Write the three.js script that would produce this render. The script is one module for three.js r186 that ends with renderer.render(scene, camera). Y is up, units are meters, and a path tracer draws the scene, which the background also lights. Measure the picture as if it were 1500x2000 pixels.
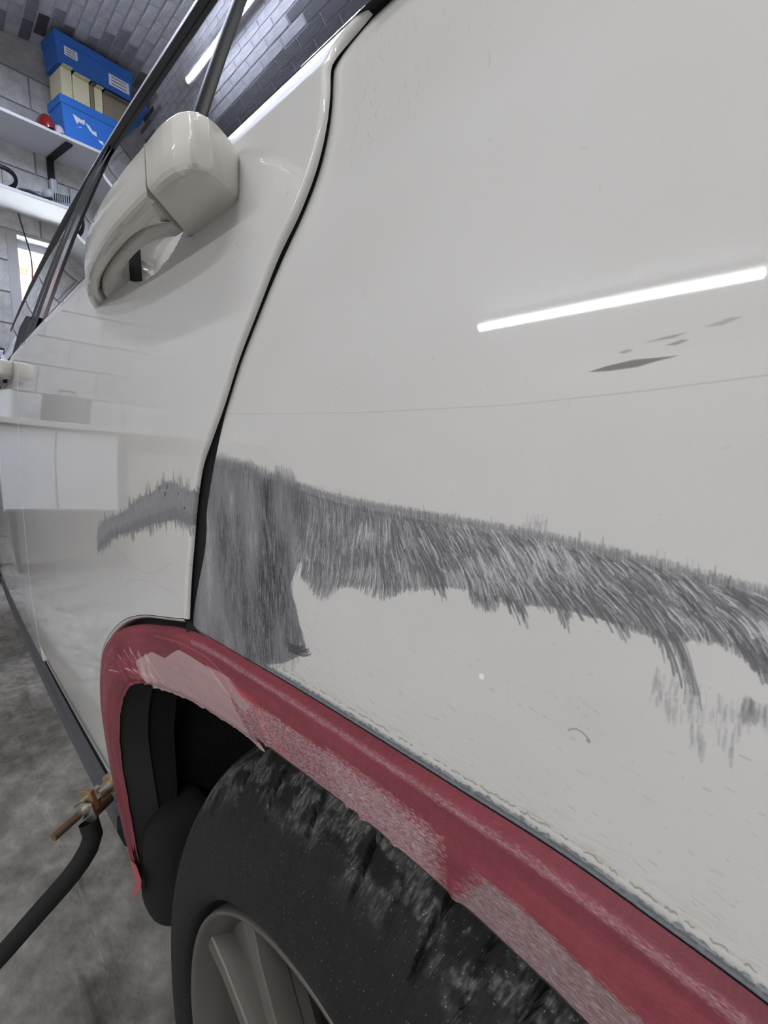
import * as THREE from 'three';
import { mergeGeometries, mergeVertices, toCreasedNormals } from 'three/addons/utils/BufferGeometryUtils.js';
import { RoundedBoxGeometry } from 'three/addons/geometries/RoundedBoxGeometry.js';
import { RectAreaLightUniformsLib } from 'three/addons/lights/RectAreaLightUniformsLib.js';
RectAreaLightUniformsLib.init();

// ---------------------------------------------------------------- camera, sky, lights, exposure
// axes: x runs forward along the car, y is up, z runs from the camera into the car
const scene = new THREE.Scene();
const camera = new THREE.PerspectiveCamera(90, 0.75, 0.01, 60);   // fov is vertical
camera.position.set(0, 0.87, 0);
camera.up.set(0, 1, 0);
{ // forward axis of the car meets the picture at (-170, 870) of 1500 x 2000, f = 1000
  const a = new THREE.Vector3(-920, 130, -1000).normalize();
  const b = new THREE.Vector3(1, 0, 0).addScaledVector(a, -a.x).normalize();
  const u = new THREE.Vector3().crossVectors(b, a);
  camera.lookAt(-a.z, 0.87 - u.z, -b.z);
}
const renderer = new THREE.WebGLRenderer({ antialias: true });
renderer.toneMapping = THREE.LinearToneMapping;
renderer.toneMappingExposure = 1.46;
renderer.shadowMap.enabled = true;
scene.background = new THREE.Color(0.85, 0.93, 1.0);
scene.backgroundIntensity = 45;

const LIGHT_COLOR = 0xffffff;
const COOL = 0xdde6ff;
const TUBES = [   // [x0, x1, y, z, way the light faces (y, z), strength, colour, label]
  [0.52, 2.30, 2.05, -2.80, -0.55, 0.83, 22, LIGHT_COLOR, 'long fluorescent tube low on the vault opposite the car'],
  [-1.62, 0.16, 2.05, -2.80, -0.55, 0.83, 12, LIGHT_COLOR, 'fluorescent tube low on the vault behind the camera'],
  [-2.70, -0.90, 2.66, -1.85, -0.75, 0.5, 74, LIGHT_COLOR, 'fluorescent tube on the vault near the back wall'],
  [1.70, 3.50, 3.50, 0.69, -1, 0, 150, COOL, 'fluorescent tube under the vault above the front of the car'],
  [-1.60, 0.20, 3.48, 0.69, -1, 0, 40, LIGHT_COLOR, 'fluorescent tube under the vault above the rear wheel'],
  [-0.9, 0.9, 3.10, -1.0, -1, 0, 34, LIGHT_COLOR, 'fluorescent tube under the vault above the aisle beside the car'],
];

// ---------------------------------------------------------------- helpers
let seedState = 12345;
function rnd() { seedState = (seedState + 0x6d2b79f5) | 0; let t = Math.imul(seedState ^ (seedState >>> 15), 1 | seedState); t = (t + Math.imul(t ^ (t >>> 7), 61 | t)) ^ t; return ((t ^ (t >>> 14)) >>> 0) / 4294967296; }
const rr = (a, b) => a + (b - a) * rnd();
const clamp = (x, a = 0, b = 1) => Math.min(b, Math.max(a, x));
const smooth = (a, b, x) => { const t = clamp((x - a) / (b - a)); return t * t * (3 - 2 * t); };
const lerp = (a, b, t) => a + (b - a) * t;
function hash(i, j, k = 0) { let h = Math.imul(i, 374761393) ^ Math.imul(j, 668265263) ^ Math.imul(k, 1274126177); h = Math.imul(h ^ (h >>> 13), 1274126177); return ((h ^ (h >>> 16)) >>> 0) / 4294967296; }
function vnoise(x, y, k = 0) { const i = Math.floor(x), j = Math.floor(y), fx = x - i, fy = y - j, sx = fx * fx * (3 - 2 * fx), sy = fy * fy * (3 - 2 * fy);
  return lerp(lerp(hash(i, j, k), hash(i + 1, j, k), sx), lerp(hash(i, j + 1, k), hash(i + 1, j + 1, k), sx), sy); }
function fbm(x, y, k = 0, n = 4) { let s = 0, a = 0.5, t = 0; for (let i = 0; i < n; i++) { s += a * vnoise(x, y, k + i); t += a; a *= 0.5; x *= 2.03; y *= 2.03; } return s / t; }

const used = {};
const numbered = (n) => { used[n] = (used[n] ?? -1) + 1; return used[n] ? n + '_' + String(used[n]).padStart(3, '0') : n; };
function shade(m) { m.castShadow = true; m.receiveShadow = true; return m; }
function thing(name, label, category, pos = [0, 0, 0], group) {
  const o = new THREE.Group(); o.name = numbered(name); o.position.set(...pos); scene.add(o);
  o.userData = { label, category }; if (group) o.userData.group = group; return o;
}
function part(name, geo, mat, parent, label) { const m = shade(new THREE.Mesh(geo, mat)); m.name = name; parent.add(m); if (label) m.userData.label = label; return m; }
function struct(name, geo, mat, label) { const m = shade(new THREE.Mesh(geo, mat)); m.name = name; m.userData = { kind: 'structure', label, category: name.split('_')[0] }; scene.add(m); return m; }
const T = (g, x, y, z) => g.translate(x, y, z);
const box = (w, h, d, x = 0, y = 0, z = 0) => new THREE.BoxGeometry(w, h, d).translate(x, y, z);
const rbox = (w, h, d, r, x = 0, y = 0, z = 0, seg = 2) => new RoundedBoxGeometry(w, h, d, seg, r).translate(x, y, z);
const V2 = (p) => new THREE.Vector2(p[0], p[1]);
const V3 = (p) => new THREE.Vector3(p[0], p[1], p[2]);
const tubeGeo = (pts, r, seg = 40, rad = 10) => new THREE.TubeGeometry(new THREE.CatmullRomCurve3(pts.map(V3), false, 'centripetal'), seg, r, rad, false);
// cylinder between two points
function rod(p, q, r0, r1 = r0, n = 16) { const a = V3(p), b = V3(q), d = b.clone().sub(a), g = new THREE.CylinderGeometry(r1, r0, d.length(), n);
  g.applyQuaternion(new THREE.Quaternion().setFromUnitVectors(new THREE.Vector3(0, 1, 0), d.clone().normalize())); const m = a.add(b).multiplyScalar(0.5); return g.translate(m.x, m.y, m.z); }
function gridGeo(nu, nv, pos, uv) {
  const P = new Float32Array((nu + 1) * (nv + 1) * 3), U = new Float32Array((nu + 1) * (nv + 1) * 2), I = [];
  let k = 0;
  for (let j = 0; j <= nv; j++) for (let i = 0; i <= nu; i++, k++) {
    const p = pos(i / nu, j / nv, i, j); P.set(p, k * 3);
    const t = uv ? uv(p, i / nu, j / nv) : [i / nu, j / nv]; U.set(t, k * 2);
  }
  for (let j = 0; j < nv; j++) for (let i = 0; i < nu; i++) { const a = j * (nu + 1) + i; I.push(a, a + 1, a + nu + 2, a, a + nu + 2, a + nu + 1); }
  const g = new THREE.BufferGeometry(); g.setAttribute('position', new THREE.BufferAttribute(P, 3)); g.setAttribute('uv', new THREE.BufferAttribute(U, 2)); g.setIndex(I); g.computeVertexNormals(); return g;
}
const weld = (gs) => { const g = mergeVertices(mergeGeometries(gs.map((x) => { const y = x.clone(); y.deleteAttribute('normal'); return y; })), 1e-5); g.computeVertexNormals(); return g; };
// polyline sampled by length: returns f(t) -> [x, y]
function polycurve(pts, n = 400, curved = true) {
  const c = curved ? new THREE.CatmullRomCurve3(pts.map((p) => new THREE.Vector3(p[0], p[1], 0)), false, 'centripetal').getPoints(n) : pts.map((p) => new THREE.Vector3(p[0], p[1], 0));
  const L = [0]; for (let i = 1; i < c.length; i++) L.push(L[i - 1] + c[i].distanceTo(c[i - 1]));
  const total = L[L.length - 1];
  const f = (t) => { const s = clamp(t) * total; let lo = 0, hi = L.length - 1; while (hi - lo > 1) { const m = (lo + hi) >> 1; if (L[m] <= s) lo = m; else hi = m; } const k = (s - L[lo]) / Math.max(1e-9, L[hi] - L[lo]); return [lerp(c[lo].x, c[hi].x, k), lerp(c[lo].y, c[hi].y, k)]; };
  f.length_ = total; return f;
}
function canvas(w, h, fill) { const c = document.createElement('canvas'); c.width = w; c.height = h; const g = c.getContext('2d'); if (fill) { g.fillStyle = fill; g.fillRect(0, 0, w, h); } return [c, g]; }
function tex(c, srgb = true, wrap = THREE.ClampToEdgeWrapping) { const t = new THREE.CanvasTexture(c); t.wrapS = t.wrapT = wrap; if (srgb) t.colorSpace = THREE.SRGBColorSpace; t.magFilter = THREE.LinearFilter; return t; }
function pixelTex(w, h, fn, srgb = true, wrap = THREE.RepeatWrapping) { const d = new Uint8Array(w * h * 4); for (let y = 0, k = 0; y < h; y++) for (let x = 0; x < w; x++, k += 4) { const c = fn(x, y); d[k] = c[0]; d[k + 1] = c[1]; d[k + 2] = c[2]; d[k + 3] = 255; }
  const t = new THREE.DataTexture(d, w, h); t.wrapS = t.wrapT = wrap; t.magFilter = THREE.LinearFilter; if (srgb) t.colorSpace = THREE.SRGBColorSpace; t.needsUpdate = true; return t; }
const rep = (t, a, b) => { const c = t.clone(); c.repeat.set(a, b); c.needsUpdate = true; return c; };
const std = (color, roughness = 0.6, metalness = 0, extra = {}) => new THREE.MeshStandardMaterial({ color, roughness, metalness, ...extra });
const phys = (o) => new THREE.MeshPhysicalMaterial(o);

// ---------------------------------------------------------------- room
const WALL_TURN = -Math.atan2(0.98168, 0.19056);            // the end wall stands a little askew to the car
const WALL_AT = [4.6, 0, 0.4];
const VR = 6, VZ = 1.2, VY = -2.28;                          // brick vault: radius and axis
const vaultY = (z) => VY + Math.sqrt(VR * VR - (z - VZ) ** 2);

const concrete = pixelTex(1024, 1024, (x, y) => {
  const w = (f, k) => { // tileable noise
    const u = x / 1024, v = y / 1024; const a = fbm(u * f, v * f, k), b = fbm((u - 1) * f, v * f, k), c = fbm(u * f, (v - 1) * f, k), d = fbm((u - 1) * f, (v - 1) * f, k);
    return lerp(lerp(a, b, u), lerp(c, d, u), v); };
  const big = w(5, 3), mid = w(22, 9), fine = w(90, 21), streak = fbm(x / 160, y / 14, 33);
  let g = 146 + (big - 0.5) * 110 + (mid - 0.5) * 110 + (fine - 0.5) * 80;
  if (mid > 0.62) g -= (mid - 0.62) * 320;
  if (streak > 0.66) g -= (streak - 0.66) * 160;
  return [g * 1.02, g * 1.0, g * 0.955];
});
const concreteBump = pixelTex(512, 512, (x, y) => { const v = 255 * (0.5 * fbm(x / 9, y / 9, 5) + 0.5 * fbm(x / 40, y / 40, 7)); return [v, v, v]; }, false);
const floorMat = std(0xffffff, 0.72, 0, { map: rep(concrete, 5, 5), bumpMap: rep(concreteBump, 16, 16), bumpScale: 0.003 });
struct('floor', new THREE.BoxGeometry(10.4, 0.2, 8.6).translate(1.2, -0.1, 0.7), floorMat, 'worn stained grey concrete floor');

const plasterTex = pixelTex(512, 512, (x, y) => { const n = fbm(x / 60, y / 60, 41), f = fbm(x / 8, y / 8, 43); const g = 205 + (n - 0.5) * 46 + (f - 0.5) * 26; return [g, g * 0.995, g * 0.985]; });
const wallPaint = std(0xffffff, 0.85, 0, { map: rep(plasterTex, 2, 2) });
const wallBase = std(0xb4b4b3, 0.9);
struct('wall_left', box(10.4, 3.2, 0.25, 1.2, 1.6, -3.33), wallPaint, 'white painted side wall opposite the car');
struct('wall_right', box(10.4, 3.6, 0.25, 1.2, 1.8, 4.73), wallPaint, 'white painted side wall beyond the car');
struct('wall_back', box(0.25, 4.2, 8.6, -3.7, 2.1, 0.7), wallPaint, 'white painted wall behind the car');

// end wall with its window opening, in its own axes: x = along the wall, y = up, z = into the room
const WIN = { s0: 0.285, s1: 1.24, y0: 1.18, y1: 2.37 };
const toWall = (o) => { o.position.set(...WALL_AT); o.rotation.y = WALL_TURN; return o; };
const wallPoint = (s, y, d) => new THREE.Vector3(s, y, d).applyAxisAngle(new THREE.Vector3(0, 1, 0), WALL_TURN).add(V3(WALL_AT));
{
  const sh = new THREE.Shape([V2([-4.2, 0]), V2([4.9, 0]), V2([4.9, 4.0]), V2([-4.2, 4.0])]);
  sh.holes.push(new THREE.Path([V2([WIN.s0, WIN.y0]), V2([WIN.s0, WIN.y1]), V2([WIN.s1, WIN.y1]), V2([WIN.s1, WIN.y0])]));
  const wall = toWall(struct('wall_front', new THREE.ExtrudeGeometry(sh, { depth: 0.22, bevelEnabled: false }).translate(0, 0, -0.22), wallBase, 'whitewashed block end wall with shelves and a window'));
  const mats = [0xf0f0ef, 0xe6e6e4, 0xf4f4f4, 0xdadad8].map((c, i) => std(c, 0.88, 0, { map: rep(plasterTex, 0.9 + 0.1 * i, 0.5), bumpMap: rep(concreteBump, 2, 1), bumpScale: 0.004 }));
  const full = new RoundedBoxGeometry(0.43, 0.207, 0.02, 1, 0.005), half = new RoundedBoxGeometry(0.21, 0.207, 0.02, 1, 0.005);
  let n = 0;
  for (let r = 0; r < 18 && n < 298; r++) for (let c = -7; c < 8 && n < 298; c++) {
    const y = 0.11 + r * 0.217; let s = c * 0.44 + (r % 2 ? 0.22 : 0), g = full, w = 0.215;
    if (0.4 + 0.98 * s < -3.1 || 0.4 + 0.98 * s > 4.4) continue;
    if (y + 0.1 > vaultY(0.4 + 0.98 * s) + 0.12) continue;
    if (s + w > WIN.s0 && s - w < WIN.s1 && y + 0.1 > WIN.y0 && y - 0.1 < WIN.y1) {
      if (s - 0.22 < WIN.s0 - 0.19) { g = half; s = s - 0.11; if (s + 0.105 > WIN.s0) continue; } else if (s + 0.22 > WIN.s1 + 0.19) { g = half; s = s + 0.11; if (s - 0.105 < WIN.s1) continue; } else continue;
    }
    const m = part('block', g, mats[Math.floor(hash(r, c, 5) * 4)], wall); m.position.set(s, y, 0.001 + 0.003 * hash(r, c, 8)); n++;
  }
  // window
  const win = toWall(struct('window_1', mergeGeometries([
    box(WIN.s1 - WIN.s0, 0.05, 0.06, (WIN.s0 + WIN.s1) / 2, WIN.y1 - 0.025, -0.16), box(WIN.s1 - WIN.s0, 0.05, 0.06, (WIN.s0 + WIN.s1) / 2, WIN.y0 + 0.025, -0.16),
    box(0.03, WIN.y1 - WIN.y0 - 0.1, 0.06, WIN.s0 + 0.015, (WIN.y0 + WIN.y1) / 2, -0.16), box(0.045, WIN.y1 - WIN.y0 - 0.1, 0.06, WIN.s1 - 0.022, (WIN.y0 + WIN.y1) / 2, -0.16)]), std(0xdfe3ea, 0.5), 'white framed window onto a sunlit brick wall'));
  part('pane', box(WIN.s1 - WIN.s0 - 0.07, WIN.y1 - WIN.y0 - 0.1, 0.004, (WIN.s0 + WIN.s1) / 2, (WIN.y0 + WIN.y1) / 2, -0.16), phys({ color: 0xffffff, transmission: 1, roughness: 0.02, thickness: 0, ior: 1.5 }), win);
}
// brick wall outside the window
{
  const out = toWall(struct('wall_outside', box(3.2, 4.4, 0.2, 0.9, 2.2, -1.75), std(0xd9d3cc, 0.9), 'sunlit red brick wall outside the window'));
  const g = new RoundedBoxGeometry(0.213, 0.063, 0.02, 1, 0.004);
  const bm = [0xb9674f, 0xc98670, 0xd8c9c0, 0xa9a5b8, 0xd2a08e, 0xcfc4bd].map((c) => std(c, 0.9));
  let n = 0;
  for (let r = 0; r < 30; r++) for (let c = 0; c < 9; c++) {
    const m = part('brick', g, bm[Math.floor(hash(r, c, 77) * 6)], out); m.position.set(0.02 + c * 0.225 + (r % 2 ? 0.112 : 0), 1.32 + r * 0.075, -1.644); n++;
  }
}
// vault
{
  const a0 = Math.asin((-3.45 - VZ) / VR), a1 = Math.asin((4.85 - VZ) / VR);
  const shell = (R, flip) => gridGeo(60, 1, (u, v) => { const a = lerp(a0, a1, flip ? 1 - u : u); return [lerp(-3.9, 6.4, v), VY + R * Math.cos(a), VZ + R * Math.sin(a)]; });
  const vault = struct('ceiling', mergeGeometries([shell(VR, false), shell(VR + 0.3, true)]), std(0xbcbcc4, 0.9), 'whitewashed brick barrel vault blackened with soot in places');
  const tones = [0xf6f6fc, 0xf0f0f8, 0xe2e2ea, 0xb4b3bb, 0x8c8b92, 0x626167].map((c, i) => std(c, 0.88, 0, { map: rep(plasterTex, 0.4, 0.2 + 0.03 * i), bumpMap: rep(concreteBump, 1, 0.5), bumpScale: 0.004 }));
  const g = new RoundedBoxGeometry(0.212, 0.02, 0.064, 1, 0.005), far = [];
  let n = 0;
  for (let r = 0; r < 26 && n < 300; r++) for (let c = 0; c < 11 && n < 300; c++) {
    const z = 0.3 + r * 0.0745, x = 2.65 + c * 0.224 + (r % 2 ? 0.112 : 0); if (x > 4.55 + 0.19 * (z - 0.4) + 0.02) continue;
    const a = Math.asin((z - VZ) / VR);
    const toWallEnd = 4.6 + 0.19 * (z - 0.4) - x;                         // soot sits thickest along the end wall and in patches
    const soot = 0.8 * smooth(0.55, 0.0, toWallEnd + 0.5 * (fbm(x * 2.2, z * 2.2, 3) - 0.5)) + 0.55 * smooth(0.52, 0.75, fbm(x * 2.8, z * 2.8, 19));
    const k = Math.floor(clamp(soot + 0.5 * (hash(r, c, 11) - 0.5) * (0.4 + soot), 0, 0.99) * 6);
    const m = part('brick', g, tones[k], vault); m.position.set(x, VY + (VR + 0.004 - 0.003 * hash(r, c, 3)) * Math.cos(a), VZ + (VR + 0.004) * Math.sin(a)); m.rotation.x = a; n++;
  }
  // the courses beyond, one joined piece
  const plain = new THREE.BoxGeometry(0.212, 0.02, 0.064);
  for (let r = -26; r < 48; r++) for (let c = -13; c < 9; c++) {
    const z = 0.3 + r * 0.0745, x = 2.65 + c * 0.224 + (r & 1 ? 0.112 : 0); if ((r >= 0 && r < 26 && c >= 0) || x > 4.5) continue;
    const a = Math.asin((z - VZ) / VR); far.push(plain.clone().rotateX(a).translate(x, VY + (VR + 0.004) * Math.cos(a), VZ + (VR + 0.004) * Math.sin(a)));
  }
  part('brickwork', mergeGeometries(far), tones[4], vault).userData.kind = 'stuff';
}
// strip lights
for (const [x0, x1, y, z, fy, fz, power, color, label] of TUBES) {
  const L = x1 - x0, f = new THREE.Vector3(0, fy, fz).normalize();
  const o = thing('strip_light', label, 'lamp', [(x0 + x1) / 2, y, z]);
  const turn = new THREE.Quaternion().setFromUnitVectors(new THREE.Vector3(0, -1, 0), f);
  const put = (g) => g.applyQuaternion(turn);
  const white = std(0xe6e6e4, 0.5);
  part('housing', put(rbox(L + 0.04, 0.05, 0.07, 0.008, 0, 0.06, 0)), white, o);
  part('tube', put(new THREE.CylinderGeometry(0.019, 0.019, L - 0.06, 16).rotateZ(Math.PI / 2)), new THREE.MeshStandardMaterial({ color: 0xffffff, emissive: color, emissiveIntensity: power > 100 ? 40 : 14, roughness: 0.4 }), o);
  for (const s of [-1, 1]) part('lamp_holder', put(rbox(0.025, 0.07, 0.045, 0.006, s * (L / 2 - 0.01), 0.02, 0)), white, o);
  const lamp = new THREE.RectAreaLight(color, power, L - 0.06, 0.05);
  lamp.position.copy(f).multiplyScalar(0.028); lamp.quaternion.setFromUnitVectors(new THREE.Vector3(0, 0, -1), f);
  { // long side along x
    const m = new THREE.Matrix4().makeBasis(new THREE.Vector3(1, 0, 0), new THREE.Vector3().crossVectors(f.clone().negate(), new THREE.Vector3(1, 0, 0)), f.clone().negate()); lamp.quaternion.setFromRotationMatrix(m); }
  o.add(lamp);
}

// ---------------------------------------------------------------- car body surface
const S = (X, Y) => { X = clamp(X, -1.2, 4); return 0.145 + 0.15 * Math.max(0, Y - 0.73) ** 2 + 0.25 * Math.max(0, 0.64 - Y) ** 2 + (X > 0.45 ? 0.012 : 0.03) * (X - 0.45) ** 2; };
const shoulder = (Y) => 0.4 * Math.max(0, Y - 1.049);
const dish = (X, Y, x0 = 0.452) => { const e = ((X - x0) / 0.078) ** 2 + ((Y - 1.037) / 0.031) ** 2; return 0.024 * smooth(1.08, 0.62, e); };
const zQuarter = (X, Y) => S(X, Y) + 0.003 + shoulder(Y);
const zDoor = (X, Y) => S(X, Y) - 0.003 + shoulder(Y) + dish(X, Y) + 0.004 * smooth(0.47, 0.43, Y);
const FRONT_GAP = 1.22;
const zFrontDoor = (X, Y) => S(X, Y) - 0.003 + shoulder(Y) + dish(X, Y, 0.452 + 1.0);

const CAR = thing('car', 'pale cream car with its rear wheel arch taped red and sanded scrape on the side', 'car');

// outlines in metres on the side of the car
const QUARTER_EDGE = [[0.384, 0.733], [0.383, 0.740], [0.373, 0.763], [0.358, 0.794], [0.354, 0.808], [0.353, 0.823], [0.349, 0.835], [0.340, 0.857], [0.326, 0.886], [0.303, 0.924], [0.279, 0.950], [0.257, 0.972], [0.241, 0.988], [0.229, 1.002], [0.222, 1.016], [0.219, 1.030], [0.219, 1.045], [0.218, 1.058], [0.205, 1.067]];
const DOOR_EDGE = [[0.383, 0.736], [0.374, 0.771], [0.367, 0.797], [0.359, 0.828], [0.349, 0.855], [0.335, 0.873], [0.316, 0.896], [0.2975, 0.922], [0.275, 0.948], [0.254, 0.972], [0.235, 0.989], [0.222, 1.006], [0.216, 1.022], [0.2145, 1.036], [0.215, 1.047], [0.212, 1.056], [0.196, 1.065]];
const DOOR_LOW = [[0.383, 0.736], [0.391, 0.733], [0.428, 0.725], [0.482, 0.713], [0.537, 0.695], [0.577, 0.676], [0.617, 0.651], [0.645, 0.625], [0.663, 0.597], [0.676, 0.553], [0.679, 0.519], [0.680, 0.486], [0.680, 0.43]];
const ARCH_OUT = [[0.676, 0.335], [0.682, 0.372], [0.679, 0.436], [0.678, 0.483], [0.678, 0.517], [0.676, 0.550], [0.660, 0.598], [0.640, 0.634], [0.612, 0.657], [0.576, 0.676], [0.504, 0.700], [0.447, 0.714], [0.400, 0.724], [0.340, 0.7305], [0.297, 0.731], [0.248, 0.732], [0.183, 0.732], [0.120, 0.731], [0.076, 0.730], [0.043, 0.7265], [0.018, 0.723], [-0.03, 0.712], [-0.08, 0.69], [-0.125, 0.65], [-0.16, 0.59], [-0.18, 0.5], [-0.19, 0.4], [-0.19, 0.3]];
const ARCH_IN = [[0.620, 0.34], [0.618, 0.37], [0.612, 0.41], [0.607, 0.455], [0.607, 0.491], [0.606, 0.525], [0.592, 0.568], [0.572, 0.603], [0.550, 0.624], [0.517, 0.641], [0.462, 0.656], [0.406, 0.6685], [0.365, 0.676], [0.323, 0.681], [0.290, 0.684], [0.261, 0.6865], [0.218, 0.6885], [0.175, 0.690], [0.141, 0.689], [0.113, 0.687], [0.089, 0.6845], [0.065, 0.681], [0.02, 0.674], [-0.02, 0.662], [-0.06, 0.648], [-0.095, 0.61], [-0.12, 0.56], [-0.138, 0.5], [-0.145, 0.4], [-0.145, 0.3]];
const outC = polycurve(ARCH_OUT, 900), inC = polycurve(ARCH_IN, 900);

// paint and scrape textures -------------------------------------------------------------------
const PAINT = '#cccbc8';
const QX = 0.41, QY = 1.10, QS = 2048 / 0.61, QW = 2048, QH = 1344;      // quarter panel print: metres to pixels
const [qc, qg] = canvas(QW, QH, PAINT), [qm, qmg] = canvas(QW, QH, '#000'), [qb, qbg] = canvas(QW, QH, '#808080');
const qx = (X) => (QX - X) * QS, qy = (Y) => (QY - Y) * QS;
function mottling(g, w, h, amount, k) { const im = g.getImageData(0, 0, w, h), d = im.data; for (let y = 0, i = 0; y < h; y++) for (let x = 0; x < w; x++, i += 4) { const n = (fbm(x / 260, y / 200, k, 3) - 0.5) * amount + (hash(x, y, k) - 0.5) * amount * 0.25; d[i] += n; d[i + 1] += n; d[i + 2] += n * 1.2; } g.putImageData(im, 0, 0); }
mottling(qg, QW, QH, 9, 51);
// one stroke of the sanding disc: X, Y in metres, heading in degrees (0 = rearward, 90 = down), turn in degrees over its length
function stroke(gs, x0, y0, head, turn, len, width, n = 7) {
  let x = x0, y = y0; const st = len / n; const pts = [[x, y]];
  for (let i = 0; i < n; i++) { const a = (head + turn * (i + 0.5) / n) * Math.PI / 180; x += Math.cos(a) * st; y += Math.sin(a) * st; pts.push([x, y]); }
  for (const [g, style] of gs) { g.strokeStyle = style; g.lineWidth = width; g.lineCap = 'round'; g.beginPath(); g.moveTo(...pts[0]); for (let i = 1; i <= n; i++) g.lineTo(...pts[i]); g.stroke(); }
}
const grey = (v, a, warm = 0) => `rgba(${v + warm},${v},${v + 3 - warm},${a})`;
const inPoly = (p, x, y) => { let c = false; for (let i = 0, j = p.length - 1; i < p.length; j = i++) { const [xi, yi] = p[i], [xj, yj] = p[j]; if ((yi > y) !== (yj > y) && x < (xj - xi) * (y - yi) / (yj - yi) + xi) c = !c; } return c; };
const fillPoly = (g, pts, style, fx, fy) => { g.fillStyle = style; g.beginPath(); pts.forEach((p, i) => (i ? g.lineTo(fx(p[0]), fy(p[1])) : g.moveTo(fx(p[0]), fy(p[1])))); g.closePath(); g.fill(); };
// dirt and chips in the paint
for (let i = 0; i < 520; i++) { const x = rr(0, QW), y = rr(0, QH), l = Math.pow(rnd(), 4) * 10 + 1.2, a = rr(-0.6, 0.6) + (rnd() < 0.5 ? 1.2 : 0); qg.strokeStyle = grey(rr(110, 160) | 0, rr(0.1, 0.4)); qg.lineWidth = rr(0.7, 1.6); qg.beginPath(); qg.moveTo(x, y); qg.lineTo(x + l * Math.cos(a), y + l * Math.sin(a)); qg.stroke(); }
for (let i = 0; i < 240; i++) { const X = 0.2 - Math.abs(rr(-1, 1) * rr(0, 0.12)), Y = rr(1.0, 1.075); const l = rr(3, 13); qg.strokeStyle = grey(rr(120, 160) | 0, rr(0.1, 0.3)); qg.lineWidth = rr(0.7, 1.6); qg.beginPath(); qg.moveTo(qx(X), qy(Y)); qg.lineTo(qx(X) + rr(-3, 5), qy(Y) + l); qg.stroke(); }
for (let i = 0; i < 260; i++) { const X = rr(0.0, 0.23), Y = rr(0.736, 0.79), l = 2 + 14 * Math.pow(rnd(), 2); qg.strokeStyle = `rgba(${rr(110, 140) | 0},${rr(105, 130) | 0},${rr(95, 118) | 0},${rr(0.06, 0.26)})`; qg.lineWidth = rr(0.7, 2); qg.beginPath(); qg.moveTo(qx(X), qy(Y)); qg.lineTo(qx(X) + l, qy(Y) + l * rr(-0.05, 0.35)); qg.stroke(); }
{ // long fine scratch and the dark lozenge chip with its small companions
  qg.strokeStyle = 'rgba(150,148,142,0.4)'; qg.lineWidth = 1.1; qg.beginPath(); [[0.328, 0.891], [0.25, 0.8875], [0.186, 0.885], [0.104, 0.884], [0.06, 0.8855], [-0.05, 0.892]].forEach((p, i) => (i ? qg.lineTo(qx(p[0]), qy(p[1])) : qg.moveTo(qx(p[0]), qy(p[1])))); qg.stroke();
  const chip = (pts, c) => { fillPoly(qg, pts, c, qx, qy); };
  chip([[0.0775, 0.8925], [0.072, 0.8937], [0.064, 0.8946], [0.0565, 0.8944], [0.052, 0.8943], [0.0575, 0.8936], [0.063, 0.8925], [0.071, 0.8922]], '#75706b');
  chip([[0.062, 0.899], [0.056, 0.9000], [0.0505, 0.9003], [0.054, 0.8993]], 'rgba(150,146,140,0.8)'); chip([[0.056, 0.8975], [0.052, 0.8985], [0.050, 0.8983], [0.053, 0.8973]], 'rgba(130,126,120,0.7)'); chip([[0.069, 0.8972], [0.066, 0.8978], [0.0645, 0.8974], [0.067, 0.8968]], 'rgba(140,136,130,0.7)'); chip([[0.047, 0.901], [0.041, 0.9025], [0.038, 0.9022], [0.043, 0.9008]], 'rgba(160,156,150,0.7)');
  // stray hair-like mark and a white chip lower down
  qg.strokeStyle = 'rgba(125,121,114,0.8)'; qg.lineWidth = 1.6; qg.beginPath(); qg.moveTo(qx(0.0765), qy(0.7762)); qg.quadraticCurveTo(qx(0.073), qy(0.7795), qx(0.0695), qy(0.776)); qg.stroke(); qg.beginPath(); qg.arc(qx(0.0695), qy(0.7755), 1.6, 0, 7); qg.stroke();
  qg.fillStyle = '#f0efe9'; qg.beginPath(); qg.arc(qx(0.1115), qy(0.783), 4, 0, 7); qg.fill();
}
// dust worked along the lower edge, and the bare lip itself
for (let i = 0; i < 2600; i++) {
  const t = rr(0.44, 0.78), [X, Y] = outC(t); if (X > 0.262) continue; const h = Math.abs(rr(-1, 1) * rr(0, 1)) * 0.022; const x = qx(X), y = qy(Y + 0.003 + h), l = rr(6, 36);
  qg.strokeStyle = `rgba(${rr(150, 178) | 0},${rr(144, 170) | 0},${rr(128, 152) | 0},${rr(0.05, 0.22) * (1 - h / 0.024)})`; qg.lineWidth = rr(1, 3.5); qg.beginPath(); qg.moveTo(x, y); qg.lineTo(x + l, y + rr(-1, 4)); qg.stroke();
}
function along(g, h, style, w, from = 0.44, to = 0.9, jitter = 0, dash) { g.strokeStyle = style; g.lineWidth = w; g.beginPath(); let pen = false; for (let i = 0; i <= 700; i++) { const [X, Y] = outC(lerp(from, to, i / 700)); if (dash && rnd() < dash) { pen = false; continue; } const x = qx(X), y = qy(Y + h + rr(-jitter, jitter)); if (pen) g.lineTo(x, y); else g.moveTo(x, y); pen = true; } g.stroke(); }
const EDGE0 = 0.463;                                                  // where the bare lip starts, behind the sanded tab
along(qg, 0.0014, '#80858a', 30, EDGE0); along(qmg, 0.0014, 'rgb(200,200,200)', 30, EDGE0); along(qg, -0.004, '#6a6e72', 30, EDGE0); along(qmg, -0.004, 'rgb(200,200,200)', 30, EDGE0);
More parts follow.
